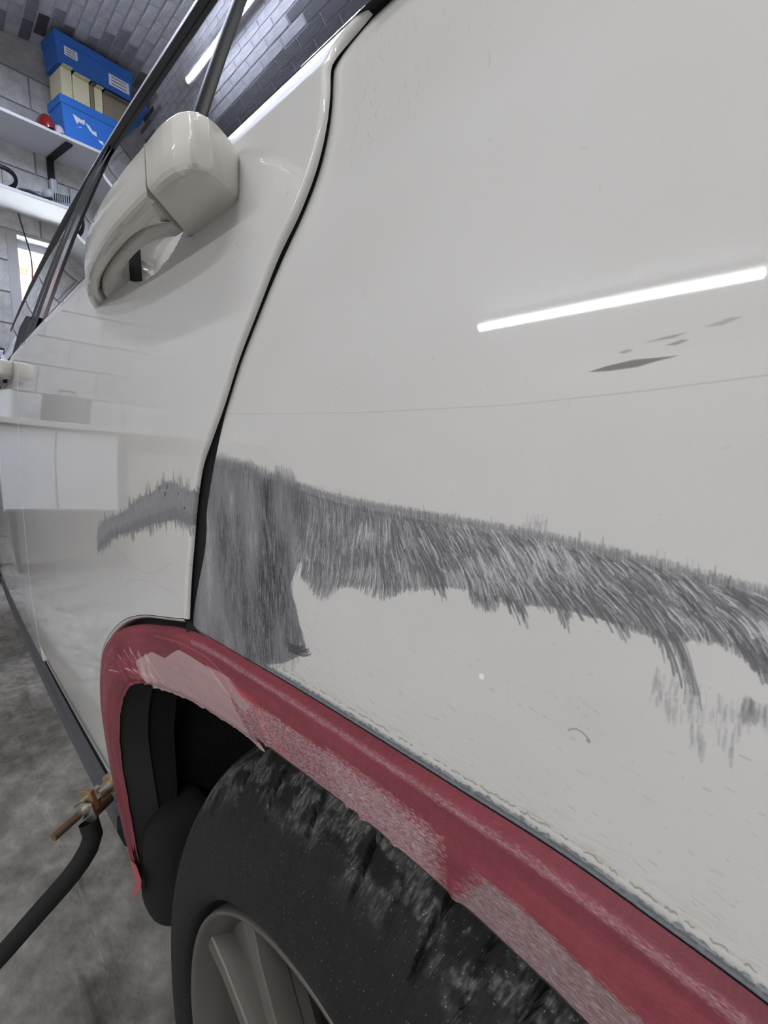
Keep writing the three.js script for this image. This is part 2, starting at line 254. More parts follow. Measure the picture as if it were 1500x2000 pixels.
along(qg, 0.0006, '#555a5e', 6, EDGE0, 0.9, 0.0002); along(qg, 0.0032, '#6a7073', 4, EDGE0, 0.9, 0.0003, 0.05); along(qg, 0.0042, '#9ba1a3', 3, EDGE0, 0.9, 0.0003, 0.1);
along(qg, 0.0060, 'rgba(206,207,203,0.8)', 7, EDGE0, 0.9, 0.0007, 0.03); along(qmg, 0.0062, 'rgb(10,10,10)', 8, EDGE0);
along(qg, 0.0076, 'rgba(120,117,106,0.7)', 1.6, EDGE0, 0.9, 0.0007, 0.25);

// sanded tab in front and the band that runs rearward
const TAB = [[0.345, 0.856], [0.313, 0.854], [0.293, 0.852], [0.257, 0.848], [0.231, 0.845], [0.226, 0.839], [0.229, 0.818], [0.236, 0.803], [0.244, 0.790], [0.238, 0.774], [0.233, 0.762], [0.236, 0.752], [0.250, 0.744], [0.268, 0.737], [0.285, 0.726], [0.33, 0.722], [0.39, 0.722], [0.39, 0.74], [0.375, 0.77], [0.36, 0.80], [0.355, 0.83]];
const bandTop = polycurve([[0.345, 0.861], [0.300, 0.856], [0.231, 0.849], [0.205, 0.8455], [0.184, 0.844], [0.124, 0.8415], [0.091, 0.840], [0.065, 0.838], [0.027, 0.8335], [-0.03, 0.827], [-0.10, 0.82], [-0.15, 0.818]], 400);
const bandLow = polycurve([[0.345, 0.80], [0.240, 0.803], [0.226, 0.802], [0.203, 0.803], [0.184, 0.807], [0.150, 0.812], [0.128, 0.816], [0.100, 0.817], [0.082, 0.8175], [0.064, 0.8175], [0.050, 0.818], [0.037, 0.8205], [0.026, 0.817], [-0.03, 0.812], [-0.10, 0.81], [-0.15, 0.812]], 400);
const atX = (f) => { const tab = []; for (let i = 0; i <= 800; i++) tab.push(f(i / 800)); return (X) => { let b = tab[0]; for (const p of tab) if (Math.abs(p[0] - X) < Math.abs(b[0] - X)) b = p; return b[1]; }; };
const topY = atX(bandTop), lowY = atX(bandLow);
const topTab = [], lowTab = []; for (let i = 0; i <= 520; i++) { const X = -0.16 + i * 0.001; topTab.push(topY(X)); lowTab.push(lowY(X)); }
const tY = (X) => topTab[clamp(Math.round((X + 0.16) * 1000), 0, 520)], lY = (X) => lowTab[clamp(Math.round((X + 0.16) * 1000), 0, 520)];
{ // ground colour of the bare metal
  const band = []; for (let X = 0.345; X > -0.14; X -= 0.0012) band.push([X, tY(X) - 0.0022 - rr(0, 0.0012)]); for (let X = -0.14; X < 0.345; X += 0.0012) band.push([X, lY(X) + 0.0035 + rr(0, 0.002)]);
  for (const p of [band, TAB]) { fillPoly(qg, p, 'rgb(138,138,141)', qx, qy); fillPoly(qmg, p, 'rgb(235,235,235)', qx, qy); }
  // feathered edges: short strokes across the rim of the band
  for (let X = 0.345; X > -0.145; X -= 0.00011) {
    const front = X > 0.235, h = front ? rr(0.0005, 0.0085) * Math.pow(fbm(X * 90, 7, 4, 2), 0.8) * 1.3 : rr(0.0002, 0.0026) * (rnd() < 0.04 ? 1.8 : 1);
    stroke([[qg, grey(rr(100, 140) | 0, rr(0.25, 0.6))], [qmg, 'rgba(220,220,220,0.4)']], qx(X), qy(tY(X) + h - 0.0008), 90 + rr(-7, 4), rr(-4, 4), (h + 0.0035) * QS, rr(0.6, 1.3));
  }
  for (let X = 0.228; X > -0.14; X -= 0.00020) {
    const fan = fbm(X * (X > 0.12 ? 48 : 70), 3.3, 8, 1), L = 0.002 + 0.0125 * Math.pow(clamp(fan * 1.1), 1.6) * rr(0.25, 1), h0 = lerp(97, 62, smooth(0.21, 0.09, X));
    stroke([[qg, grey(rr(100, 135) | 0, rr(0.3, 0.75))], [qmg, 'rgba(225,225,225,0.55)']], qx(X + 0.003), qy(lY(X) + 0.007), h0 - 14, 30, (L + 0.006) * QS, rr(0.9, 2.2));
  }
  for (let i = 0; i < 1500; i++) { const X = rr(0.232, 0.348), c = Math.pow(fbm(X * 70, 2, 44, 2), 1.4); stroke([[qg, grey(rr(96, 142) | 0, rr(0.25, 0.6))], [qmg, 'rgba(225,225,225,0.35)']], qx(X), qy(tY(X) + rr(-0.006, 0.009 * c)), 90 + rr(-6, 4), rr(-4, 4), rr(0.006, 0.014) * QS, rr(0.8, 2)); }
  // individual long sweeps
  for (const [X0, Y0, X1, Y1, n, sp] of [[0.078, 0.826, 0.058, 0.8105, 26, 0.0045], [0.056, 0.823, 0.0385, 0.797, 20, 0.003], [0.106, 0.82, 0.0925, 0.806, 18, 0.004], [0.14, 0.82, 0.1305, 0.807, 16, 0.005], [0.12, 0.82, 0.111, 0.808, 14, 0.004], [0.09, 0.824, 0.078, 0.808, 16, 0.004], [0.03, 0.82, 0.018, 0.806, 26, 0.006], [0.168, 0.815, 0.163, 0.803, 12, 0.004], [0.006, 0.818, -0.006, 0.800, 22, 0.005]])
    for (let i = 0; i < n * 2; i++) { const dx = rr(-sp, sp), k = rr(0.45, 1.05) * (1 - 0.35 * Math.abs(dx) / sp), a = Math.atan2((Y0 - Y1), (X0 - X1)) * 180 / Math.PI, len = Math.hypot(X0 - X1, Y0 - Y1) * k; stroke([[qg, grey(rr(88, 130) | 0, rr(0.3, 0.8))], [qmg, 'rgba(220,220,220,0.55)']], qx(X0 + dx), qy(Y0 + rr(-0.001, 0.002)), a - 24, 48, len * QS, rr(0.8, 2.4), 9); }
  // smudges left by the disc below the band
  for (const [X, Y, n, sx, sy] of [[0.0275, 0.8035, 60, 0.0028, 0.002], [0.047, 0.801, 60, 0.006, 0.006], [0.036, 0.797, 60, 0.006, 0.008], [0.092, 0.8445, 24, 0.004, 0.003]]) for (let i = 0; i < n; i++) stroke([[qg, grey(rr(105, 140) | 0, rr(0.08, 0.25))], [qmg, 'rgba(200,200,200,0.12)']], qx(X + rr(-sx, sx)), qy(Y + rr(-sy, sy)), 88 + rr(-8, 8), 4, rr(0.002, 0.006) * QS, rr(1, 3));
  // disc marks: fans of bright and dark arcs
  for (let i = 0; i < 9000; i++) {
    const X = rr(-0.14, 0.236), top = tY(X), low = lY(X), Y = lerp(top - 0.001, low + 0.003, Math.pow(rnd(), 0.9)), cell = fbm(X * 60 + Y * 30, Y * 90, 61, 2);
    const h0 = lerp(103, 46, smooth(0.215, 0.10, X)) + (cell - 0.5) * 46, bright = rnd() < 0.33 + 0.42 * smooth(0.42, 0.62, cell);
    const v = bright ? rr(170, 240) : rr(84, 130);
    stroke([[qg, grey(v | 0, rr(0.25, 0.8))], [qbg, bright ? 'rgba(230,230,230,0.5)' : 'rgba(30,30,30,0.5)']], qx(X), qy(Y), h0 - 12, 26, rr(0.003, 0.0095) * QS, bright ? rr(0.7, 1.7) : rr(0.8, 2.2));
  }
  // tab: straight vertical sanding with dark and pale patches
  for (let i = 0; i < 9500; i++) {
    const X = rr(0.222, 0.392), Y = rr(0.729, 0.862); if (!inPoly(TAB, X, Y - 0.003)) continue;
    const blot = fbm(X * 52, Y * 20, 71, 3), dark = smooth(0.81, 0.77, Y) * (X < 0.30 ? 34 : 6) + (Math.abs(X - 0.305) < 0.012 ? 20 : 0), mid = (0.5 - Math.abs(Y - 0.815) / 0.012) > 0 ? 24 : 0;
    const v = clamp(130 - dark + (blot - 0.5) * 220 + mid * smooth(0.45, 0.6, blot) + rr(-22, 22), 46, 215);
    stroke([[qg, grey(v | 0, rr(0.25, 0.6))], [qbg, rnd() < 0.5 ? 'rgba(200,200,200,0.25)' : 'rgba(60,60,60,0.25)']], qx(X), qy(Y), 90 + rr(-9, 5), rr(-6, 6), rr(0.003, 0.011) * QS, rr(0.8, 2.6));
  }
  for (let i = 0; i < 1500; i++) { const X = rr(0.225, 0.385), Y = rr(0.735, 0.815); if (!inPoly(TAB, X, Y)) continue; qg.fillStyle = grey(rr(170, 225) | 0, rr(0.25, 0.8)); const r = rr(0.5, 1.6); qg.fillRect(qx(X), qy(Y), r, r * 1.4); }
  // ragged front-lower rim of the tab, and the tick at its foot
  for (let i = 0; i < 420; i++) { const t = rnd(), X = lerp(0.247, 0.227, t) + rr(-0.002, 0.002), Y = lerp(0.80, 0.757, t); stroke([[qg, grey(rr(95, 150) | 0, rr(0.3, 0.7))], [qmg, 'rgba(220,220,220,0.5)']], qx(X + 0.004), qy(Y + 0.004), 62 + rr(-8, 8), -20, rr(0.003, 0.008) * QS, rr(0.8, 2)); }
  for (let i = 0; i < 70; i++) stroke([[qg, grey(rr(60, 95) | 0, rr(0.4, 0.8))], [qmg, 'rgba(225,225,225,0.6)']], qx(0.242 + rr(-0.004, 0.004)), qy(0.756 + rr(-0.003, 0.002)), 12, -48, rr(0.008, 0.017) * QS, rr(0.8, 2));
}
const quarterOrm = (() => { const [c, g] = canvas(QW, QH), a = qmg.getImageData(0, 0, QW, QH), d = a.data, cc = qg.getImageData(0, 0, QW, QH).data; for (let i = 0; i < d.length; i += 4) { const m = d[i] / 255, l = cc[i]; d[i] = 255 * (1 - m); d[i + 1] = 255 * lerp(0.5, clamp(0.52 - (l - 110) / 500, 0.34, 0.62), m); d[i + 2] = 255 * 0.35 * m; d[i + 3] = 255; } g.putImageData(a, 0, 0); return tex(c, false); })();
const paintBase = { roughness: 0.5, metalness: 0, clearcoat: 1, clearcoatRoughness: 0.025 };
const quarterMat = phys({ color: 0xffffff, map: tex(qc), roughness: 1, roughnessMap: quarterOrm, metalness: 1, metalnessMap: quarterOrm, clearcoat: 1, clearcoatMap: quarterOrm, clearcoatRoughness: 0.03, bumpMap: tex(qb, false), bumpScale: 0.00012 });
const paintMat = phys({ color: new THREE.Color(PAINT), ...paintBase });

// door print
const DX = 1.25, DY = 1.08, DS = 2048 / 1.05, DW = 2048, DH = 1328;
const [dc, dg] = canvas(DW, DH, PAINT), [dm, dmg] = canvas(DW, DH, '#000');
const dx = (X) => (DX - X) * DS, dy = (Y) => (DY - Y) * DS;
mottling(dg, DW, DH, 8, 57);
for (let i = 0; i < 160; i++) { const x = rr(0.55 * DW, DW), y = rr(0, DH), l = rr(1, 8); dg.strokeStyle = grey(rr(110, 160) | 0, rr(0.2, 0.5)); dg.lineWidth = rr(0.8, 1.8); dg.beginPath(); dg.moveTo(x, y); dg.lineTo(x + rr(-2, 3), y + l); dg.stroke(); }
{
  const P = [[0.632, 0.757], [0.626, 0.775], [0.594, 0.791], [0.519, 0.808], [0.480, 0.823], [0.440, 0.832], [0.416, 0.841], [0.389, 0.8415], [0.379, 0.838], [0.350, 0.837], [0.350, 0.812], [0.391, 0.8145], [0.442, 0.805], [0.499, 0.793], [0.558, 0.780], [0.600, 0.765]];
  fillPoly(dg, P, 'rgb(138,138,142)', dx, dy); fillPoly(dmg, P, 'rgb(120,120,120)', dx, dy);
  const up = polycurve([[0.632, 0.757], [0.626, 0.775], [0.594, 0.791], [0.519, 0.808], [0.480, 0.823], [0.440, 0.832], [0.416, 0.841], [0.389, 0.8415], [0.375, 0.838], [0.350, 0.837]], 200), lo = polycurve([[0.632, 0.757], [0.600, 0.765], [0.558, 0.780], [0.499, 0.793], [0.442, 0.805], [0.391, 0.8145], [0.350, 0.812]], 200);
  for (let i = 0; i < 700; i++) { const t = rnd(), a = up(t), b = lo(t), spike = Math.pow(fbm(t * 60, 1, 91, 1), 2.2) * 0.014;
    stroke([[dg, grey(rr(118, 150) | 0, rr(0.4, 0.9))], [dmg, 'rgba(120,120,120,0.6)']], dx(a[0]), dy(a[1] + rr(0, spike)), 90 + rr(-3, 3), 0, 0.010 * DS, rr(1, 2.4), 3);
    stroke([[dg, grey(rr(112, 140) | 0, rr(0.4, 0.9))], [dmg, 'rgba(120,120,120,0.6)']], dx(b[0]), dy(b[1] + 0.008), 90 + rr(-3, 3), 0, 0.008 * DS + rr(0, spike) * DS, rr(1, 2.4), 3); }
  for (let i = 0; i < 1800; i++) { const t = rnd(), a = up(t), b = lo(t), k = rnd(), v = lerp(152, 118, smooth(0.35, 0.75, k)) + rr(-16, 16); stroke([[dg, grey(v | 0, rr(0.25, 0.6))]], dx(lerp(a[0], b[0], k)), dy(lerp(a[1], b[1], k)), 90 + rr(-4, 4), 0, rr(0.003, 0.008) * DS, rr(0.8, 2), 3); }
  for (const [X, Y, rx, ry] of [[0.425, 0.835, 2.6, 5], [0.409, 0.8365, 2.8, 6], [0.414, 0.8305, 3, 7], [0.386, 0.834, 2, 3], [0.375, 0.8235, 3, 4]]) { dg.fillStyle = '#55555a'; dg.beginPath(); dg.ellipse(dx(X), dy(Y), rx, ry, 0, 0, 7); dg.fill(); dg.fillStyle = '#b5b5b8'; dg.beginPath(); dg.ellipse(dx(X) + 1, dy(Y) + ry * 0.4, rx * 0.5, ry * 0.4, 0, 0, 7); dg.fill(); }
  // faint wipe marks swirling below the scrape
  dg.strokeStyle = 'rgba(176,174,168,0.45)'; dg.lineWidth = 1.8;
  for (const q of [[[0.58, 0.775], [0.47, 0.74], [0.44, 0.765], [0.40, 0.78]], [[0.40, 0.755], [0.52, 0.752], [0.60, 0.73], [0.45, 0.705]], [[0.47, 0.75], [0.45, 0.73], [0.47, 0.70], [0.40, 0.71]]]) { dg.beginPath(); dg.moveTo(dx(q[0][0]), dy(q[0][1])); dg.bezierCurveTo(dx(q[1][0]), dy(q[1][1]), dx(q[2][0]), dy(q[2][1]), dx(q[3][0]), dy(q[3][1])); dg.stroke(); }
}
const doorOrm = (() => { const [c, g] = canvas(DW, DH), a = dmg.getImageData(0, 0, DW, DH), d = a.data; for (let i = 0; i < d.length; i += 4) { const m = clamp(d[i] / 120); d[i] = 255 * (1 - m); d[i + 1] = 255 * lerp(0.5, 0.6, m); d[i + 2] = 255 * 0.25 * m; d[i + 3] = 255; } g.putImageData(a, 0, 0); return tex(c, false); })();
const doorMat = phys({ color: 0xffffff, map: tex(dc), roughness: 1, roughnessMap: doorOrm, metalness: 1, metalnessMap: doorOrm, clearcoat: 1, clearcoatMap: doorOrm, clearcoatRoughness: 0.025 });

// outlines are drawn to the outside of the rolled hem: step in by its radius (side 1 = left of travel)
const HEM = 0.0035;
function inset(pts, side, d = HEM) { return pts.map((p, i) => { const a = pts[Math.max(0, i - 1)], b = pts[Math.min(pts.length - 1, i + 1)]; let x = b[0] - a[0], y = b[1] - a[1]; const l = Math.hypot(x, y); return [p[0] - side * y / l * d, p[1] + side * x / l * d]; }); }
// panel from four boundary curves, with a rolled hem -------------------------------------------
function panel(bottom, top, front, rear, zf, uvf, nu, nv, hems, densify) {
  // u: 0 at the edge 'front' curve, 1 at 'rear'; v: 0 bottom, 1 top
  const c00 = bottom(0), c10 = bottom(1), c01 = top(0), c11 = top(1);
  const at = (u, v) => { const b = bottom(u), t = top(u), l = front(v), r = rear(v);
    return [0, 1].map((k) => (1 - v) * b[k] + v * t[k] + (1 - u) * l[k] + u * r[k] - ((1 - u) * (1 - v) * c00[k] + u * (1 - v) * c10[k] + (1 - u) * v * c01[k] + u * v * c11[k])); };
  const map = densify ?? ((u) => u);
  const P3 = (u, v) => { const p = at(map(u), v); return [p[0], p[1], zf(p[0], p[1])]; };
  const uv = (p) => uvf(p[0], p[1]);
  const gs = [gridGeo(nu, nv, P3, uv)];
  for (const side of hems) { // rolled edge, 3.5 mm round then back 14 mm
    const n = side === 'front' || side === 'rear' ? nv : nu;
    const get = (t) => (side === 'front' ? P3(0, t) : side === 'rear' ? P3(1, t) : side === 'bottom' ? P3(t, 0) : P3(t, 1));
    const inner = (t) => (side === 'front' ? P3(0.02, t) : side === 'rear' ? P3(0.98, t) : side === 'bottom' ? P3(t, 0.02) : P3(t, 0.98));
    const R = HEM, rows = side === 'front' && zf === zDoor ? 5 : 7;
    gs.push(gridGeo(n, rows, (t, v, i, j) => {
      const p = get(t), q = get(Math.min(1, t + 1 / n)), o = get(Math.max(0, t - 1 / n)), inn = inner(t);
      let tx = q[0] - o[0], ty = q[1] - o[1]; const tl = Math.hypot(tx, ty) || 1; tx /= tl; ty /= tl; let nx = ty, ny = -tx; if (nx * (p[0] - inn[0]) + ny * (p[1] - inn[1]) < 0) { nx = -nx; ny = -ny; }
      if (j === 0) return p;
      if (j <= 5) { const a = (j / 5) * Math.PI / 2; return [p[0] + nx * R * Math.sin(a), p[1] + ny * R * Math.sin(a), p[2] + R * (1 - Math.cos(a))]; }
      return [p[0] + nx * R, p[1] + ny * R, p[2] + R + (j - 5) * 0.007];
    }, uv));
  }
  return weld(gs);
}
const line = (a, b) => (t) => [lerp(a[0], b[0], t), lerp(a[1], b[1], t)];
const quv = (x, y) => [(QX - x) / 0.61, 1 - (QY - y) * QS / QH], duv = (x, y) => [(DX - x) / 1.05, 1 - (DY - y) * DS / DH];
// quarter panel: front edge, arch below, runs back to the bumper
{
  const lowPts = inset([[0.384, 0.733], [0.372, 0.7305], [0.340, 0.7312], [0.297, 0.732], [0.248, 0.733], [0.183, 0.733], [0.120, 0.732], [0.076, 0.731], [0.043, 0.7275], [0.018, 0.724], [-0.03, 0.713], [-0.08, 0.691], [-0.125, 0.651], [-0.16, 0.591], [-0.18, 0.5], [-0.19, 0.42], [-0.22, 0.40], [-0.95, 0.40]], -1, 0.0002), edgePts = inset(QUARTER_EDGE, 1);
  lowPts[0] = edgePts[0] = [edgePts[1][0], lowPts[1][1] + 0.001]; lowPts[lowPts.length - 1] = [-0.95, 0.4035];
  const low = polycurve(lowPts, 900), end = edgePts[edgePts.length - 1];
  const top = polycurve([end, [0.1, 1.07], [-0.2, 1.075], [-0.95, 1.08]], 300);
  const g = panel(low, top, polycurve(edgePts, 500), line([-0.95, 0.4035], [-0.95, 1.08]), zQuarter, quv, 190, 120, ['front', 'bottom']);
  part('quarter_panel', g, quarterMat, CAR, 'cream rear side panel with a long band sanded to bare metal');
}
const rearDoor = (() => {
  const lowPts = inset(DOOR_LOW, 1), edgePts = inset(DOOR_EDGE, -1); lowPts[0] = edgePts[0] = [edgePts[1][0] + 0.007, lowPts[1][1] + 0.002];
  const low = polycurve([...lowPts, [0.70, 0.428], [0.8, 0.428], [FRONT_GAP - 0.003, 0.428]], 900), top = polycurve([edgePts[edgePts.length - 1], [0.3, 1.066], [0.7, 1.066], [FRONT_GAP - 0.003, 1.066]], 300);
  const g = panel(low, top, polycurve(edgePts, 500), line([FRONT_GAP - 0.003, 0.428], [FRONT_GAP - 0.003, 1.066]), zDoor, duv, 300, 190, ['front', 'rear', 'bottom']);
  return part('rear_door', g, doorMat, CAR, 'cream rear door with a small grey sanded patch near its edge');
})();
const frontDoor = (() => {
  const g = panel(line([FRONT_GAP + 0.003, 0.428], [2.3, 0.428]), line([FRONT_GAP + 0.003, 1.066], [2.3, 1.04]), line([FRONT_GAP + 0.003, 0.428], [FRONT_GAP + 0.003, 1.066]), line([2.3, 0.428], [2.3, 1.04]), zFrontDoor, (x, y) => [x, y], 120, 90, ['front', 'rear', 'bottom']);
  return part('front_door', g, paintMat, CAR);
})();
{
  const nose = (X) => 0.55 * Math.max(0, (X - 2.9) / 0.9) ** 2.4;
  part('front_wing', gridGeo(40, 30, (u, v) => { const X = lerp(2.306, 3.75, u), Y = lerp(0.40, lerp(1.04, 0.82, u * u), v); return [X, Y, S(X, Y) + nose(X) - 0.002 + 0.04 * smooth(0.9, 1, v)]; }), paintMat, CAR);
  part('bonnet', gridGeo(30, 20, (u, v) => { const X = lerp(2.55, 3.75, u), z0 = S(X, 1.0) + nose(X) + 0.04; return [X, lerp(1.06, 0.84, u * u) + 0.05 * Math.sin(v * Math.PI), lerp(z0, 1.85, v)]; }), paintMat, CAR);
  part('bumper', gridGeo(20, 10, (u, v) => { const z = lerp(0.78, 1.85, u); return [3.78 - 0.02 * Math.cos(v * 3), lerp(0.2, 0.84, v), z]; }), paintMat, CAR);
}
// dark seams behind the panel gaps
const rubber = std(0x101013, 0.75);
const seam = (c, zf, w, n = 120, off = 0.016) => gridGeo(n, 2, (u, v) => { const p = c(u), q = c(Math.min(1, u + 0.004)), o = c(Math.max(0, u - 0.004)); let tx = q[0] - o[0], ty = q[1] - o[1]; const l = Math.hypot(tx, ty); const nx = ty / l, ny = -tx / l, k = (v - 0.5) * 2 * w; return [p[0] + nx * k, p[1] + ny * k, zf(p[0], p[1]) + off]; });
{ // the strip leans from just under the door's rolled edge to well under the side panel
  const e = polycurve([[0.386, 0.715], ...DOOR_EDGE], 400);
  part('door_seal', gridGeo(160, 4, (u, v) => { const p = e(u), X = p[0] + lerp(0.006, -0.045, v), Y = p[1] - lerp(0.002, -0.012, v); return [X, Y, S(X, Y) + shoulder(Y) + lerp(0.0008, 0.03, v)]; }), rubber, CAR);
}
part('door_seal', seam(line([FRONT_GAP, 0.40], [FRONT_GAP, 1.066]), (x, y) => S(x, y) + shoulder(y), 0.03, 40), rubber, CAR);
part('arch_seal', seam(polycurve([[0.36, 0.72], [0.40, 0.715], [0.46, 0.705], [0.53, 0.687], [0.58, 0.667], [0.62, 0.642], [0.65, 0.612], [0.67, 0.575], [0.685, 0.53], [0.69, 0.45], [0.69, 0.3]], 300), S, 0.022, 120, 0.010), rubber, CAR);

// sill: black recess and grey plastic strip below the doors
const plasticBlack = std(0x1b1b1d, 0.55), plasticGrey = std(0x4a4b50, 0.55);
{
  const prof = [[0.445, 0.030], [0.425, 0.022], [0.40, 0.020], [0.375, 0.016]], prof2 = [[0.378, 0.014], [0.372, 0.003], [0.350, 0.002], [0.325, 0.010], [0.31, 0.03], [0.30, 0.08]];
  const sweep = (pr, x0, x1) => gridGeo(40, pr.length - 1, (u, v, i, j) => { const X = lerp(x0, x1, u), [Y, o] = pr[j]; return [X, Y, S(X, 0.43) + o]; });
  part('sill', sweep(prof, 0.69, 2.35), plasticBlack, CAR);
  part('sill_strip', sweep(prof2, 0.71, 2.4), plasticGrey, CAR, 'grey plastic strip along the sill');
}

// wheel arch trim and its red masking tape -----------------------------------------------------
const ARCH_PROFILE = [[0.00, 0.004], [0.03, 0.0012], [0.055, -0.0008], [0.08, -0.0018], [0.11, -0.0022], [0.20, -0.0030], [0.30, -0.0040], [0.45, -0.0050], [0.60, -0.0052], [0.75, -0.0050], [0.90, -0.0044], [0.97, -0.003], [1.0, 0.001]];
const profAt = (k) => { for (let i = 1; i < ARCH_PROFILE.length; i++) if (k <= ARCH_PROFILE[i][0]) { const [a, za] = ARCH_PROFILE[i - 1], [b, zb] = ARCH_PROFILE[i]; return lerp(za, zb, (k - a) / (b - a)); } return ARCH_PROFILE.at(-1)[1]; };
const UPRIGHT = (t) => smooth(0.30, 0.17, t);                       // the trim lies flatter on the upright in front of the wheel
const archPoint = (t, k, lift = 0) => {
  const o = outC(t), i = inC(t), X = lerp(o[0], i[0], k), Y = lerp(o[1], i[1], k);
  return [X, Y, S(X, Y) + lerp(profAt(clamp(k)), -0.0035 - 0.003 * Math.sin(Math.PI * clamp(k)), UPRIGHT(t)) - lift];
};
const trim = (() => {
  const face = gridGeo(240, 24, (u, v) => archPoint(u, v * 1.03), (p, u, v) => [u * 20, v]);
  const curl = gridGeo(240, 4, (u, v) => { const p = archPoint(u, 1.03); return [p[0], p[1], p[2] + v * 0.03]; }, (p, u, v) => [u * 20, v]);
  return part('wheel_arch_trim', weld([face, curl]), std(0x343537, 0.8, 0, { bumpMap: rep(concreteBump, 1, 3), bumpScale: 0.001 }), CAR, 'black plastic wheel arch trim under red tape');
})();
// tape print: u runs along the arch from its front foot, v from the outer edge inwards
const TW = 2048, TH = 320, [tc, tg] = canvas(TW, TH, 'rgb(118,47,56)'), [tb, tbg] = canvas(TW, TH, '#808080');
const tOfX = (() => { const tab = []; for (let i = 0; i <= 2000; i++) { const t = i / 2000; const p = lerp(0, 1, t); const o = outC(t), q = inC(t); tab.push([t, (o[0] + q[0]) / 2, (o[1] + q[1]) / 2]); } return (X) => { let b = null; for (const e of tab) if (e[2] > 0.6 && (!b || Math.abs(e[1] - X) < Math.abs(b[1] - X))) b = e; return b[0]; }; })();
const tx = (X) => tOfX(X) * TW, tyv = (k) => k * TH;
{
  const im = tg.getImageData(0, 0, TW, TH), d = im.data;
  for (let y = 0, i = 0; y < TH; y++) for (let x = 0; x < TW; x++, i += 4) { const n = (fbm(x / 90, y / 50, 101, 3) - 0.5) * 46 + (hash(x, y, 5) - 0.5) * 16 + (fbm(x / 3, y / 40, 8, 2) - 0.5) * 10; d[i] += n; d[i + 1] += n * 0.55; d[i + 2] += n * 0.55; }
  tg.putImageData(im, 0, 0);
  const X2 = (p) => [tx(p[0]), tyv(p[1])];
  const dust = (poly, n, v0, v1, size, alpha, blur = 0) => { const q = poly.map(X2); let x0 = 1e9, x1 = -1e9, y0 = 1e9, y1 = -1e9; for (const [x, y] of q) { x0 = Math.min(x0, x); x1 = Math.max(x1, x); y0 = Math.min(y0, y); y1 = Math.max(y1, y); }
    for (let i = 0; i < n; i++) { const x = rr(x0, x1), y = rr(y0, y1); if (!inPoly(q, x + rr(-blur, blur), y + rr(-blur, blur))) continue; const v = rr(v0, v1), s = rr(0.6, size); tg.fillStyle = `rgba(${v | 0},${(v * 0.88) | 0},${(v * 0.89) | 0},${rr(alpha * 0.4, alpha)})`; tg.fillRect(x, y, s, s); } };
  const wash = (poly, style) => { tg.fillStyle = style; tg.beginPath(); poly.map(X2).forEach((p, i) => (i ? tg.lineTo(...p) : tg.moveTo(...p))); tg.closePath(); tg.fill(); };
  // pale dusty tape over the front corner
  wash([[0.51, 0.62], [0.45, 0.40], [0.42, 0.45], [0.385, 0.27], [0.35, 0.30], [0.325, 0.33], [0.303, 0.50], [0.285, 1], [0.51, 1]], 'rgba(184,168,166,0.72)');
  wash([[0.335, 0.30], [0.30, 0.28], [0.27, 0.42], [0.285, 0.60], [0.31, 0.48]], 'rgba(186,166,164,0.6)');
  dust([[0.53, 0.45], [0.30, 0.25], [0.27, 1], [0.54, 1]], 9000, 140, 205, 2.2, 0.5, 20);
  // red smear crossing behind it
  wash([[0.275, 0.42], [0.262, 0.40], [0.228, 0.97], [0.245, 0.98], [0.265, 0.7]], 'rgba(150,48,56,0.75)');
  wash([[0.30, 0.30], [0.27, 0.34], [0.25, 0.46], [0.275, 0.48]], 'rgba(158,52,60,0.7)');
  // granular dust over the inner half, thinning rearward of the folds
  dust([[0.30, 0.46], [0.24, 0.38], [0.19, 0.40], [0.13, 0.46], [0.125, 1], [0.30, 1]], 30000, 110, 200, 2.6, 0.75, 10);
  dust([[0.20, 0.32], [0.12, 0.36], [0.12, 1], [0.20, 1]], 9000, 120, 205, 2.6, 0.7, 14);
  wash([[0.10, 0.46], [0.085, 0.48], [0.05, 0.54], [0.0, 0.58], [-0.06, 0.58], [-0.06, 1], [0.12, 1], [0.113, 0.8]], 'rgba(120,99,99,0.65)');
  dust([[0.102, 0.44], [0.085, 0.46], [0.05, 0.52], [-0.08, 0.56], [-0.08, 1], [0.12, 1], [0.113, 0.8]], 36000, 90, 185, 2.8, 0.75, 9);
  // fine dust along the upper lip
  for (let i = 0; i < 26000; i++) { const x = rr(0.40, 0.95) * TW, y = tyv(0.095) + (rnd() + rnd() - 1) * 15; const v = rr(120, 200); tg.fillStyle = `rgba(${v | 0},${(v * 0.9) | 0},${(v * 0.9) | 0},${rr(0.1, 0.5)})`; tg.fillRect(x, y, rr(0.6, 1.8), rr(0.6, 1.8)); }
  for (let i = 0; i < 16000; i++) { const x = rr(0.3, 0.95) * TW, y = rr(0.2, 0.6) * TH, v = rr(100, 180); tg.fillStyle = `rgba(${v | 0},${(v * 0.75) | 0},${(v * 0.77) | 0},${rr(0.06, 0.3)})`; tg.fillRect(x, y, rr(0.6, 2.4), rr(0.6, 1.4)); }
  // dusty folds in the front corner
  for (const [X, k0, k1] of [[0.56, 0.45, 0.9], [0.535, 0.4, 0.95], [0.515, 0.36, 0.9], [0.49, 0.42, 0.98], [0.47, 0.45, 0.98], [0.60, 0.5, 0.8]]) { tg.strokeStyle = 'rgba(196,172,168,0.6)'; tg.lineWidth = 5; tg.beginPath(); tg.moveTo(tx(X), tyv(k0)); tg.quadraticCurveTo(tx(X - 0.012), tyv((k0 + k1) / 2), tx(X - 0.03), tyv(k1)); tg.stroke(); }
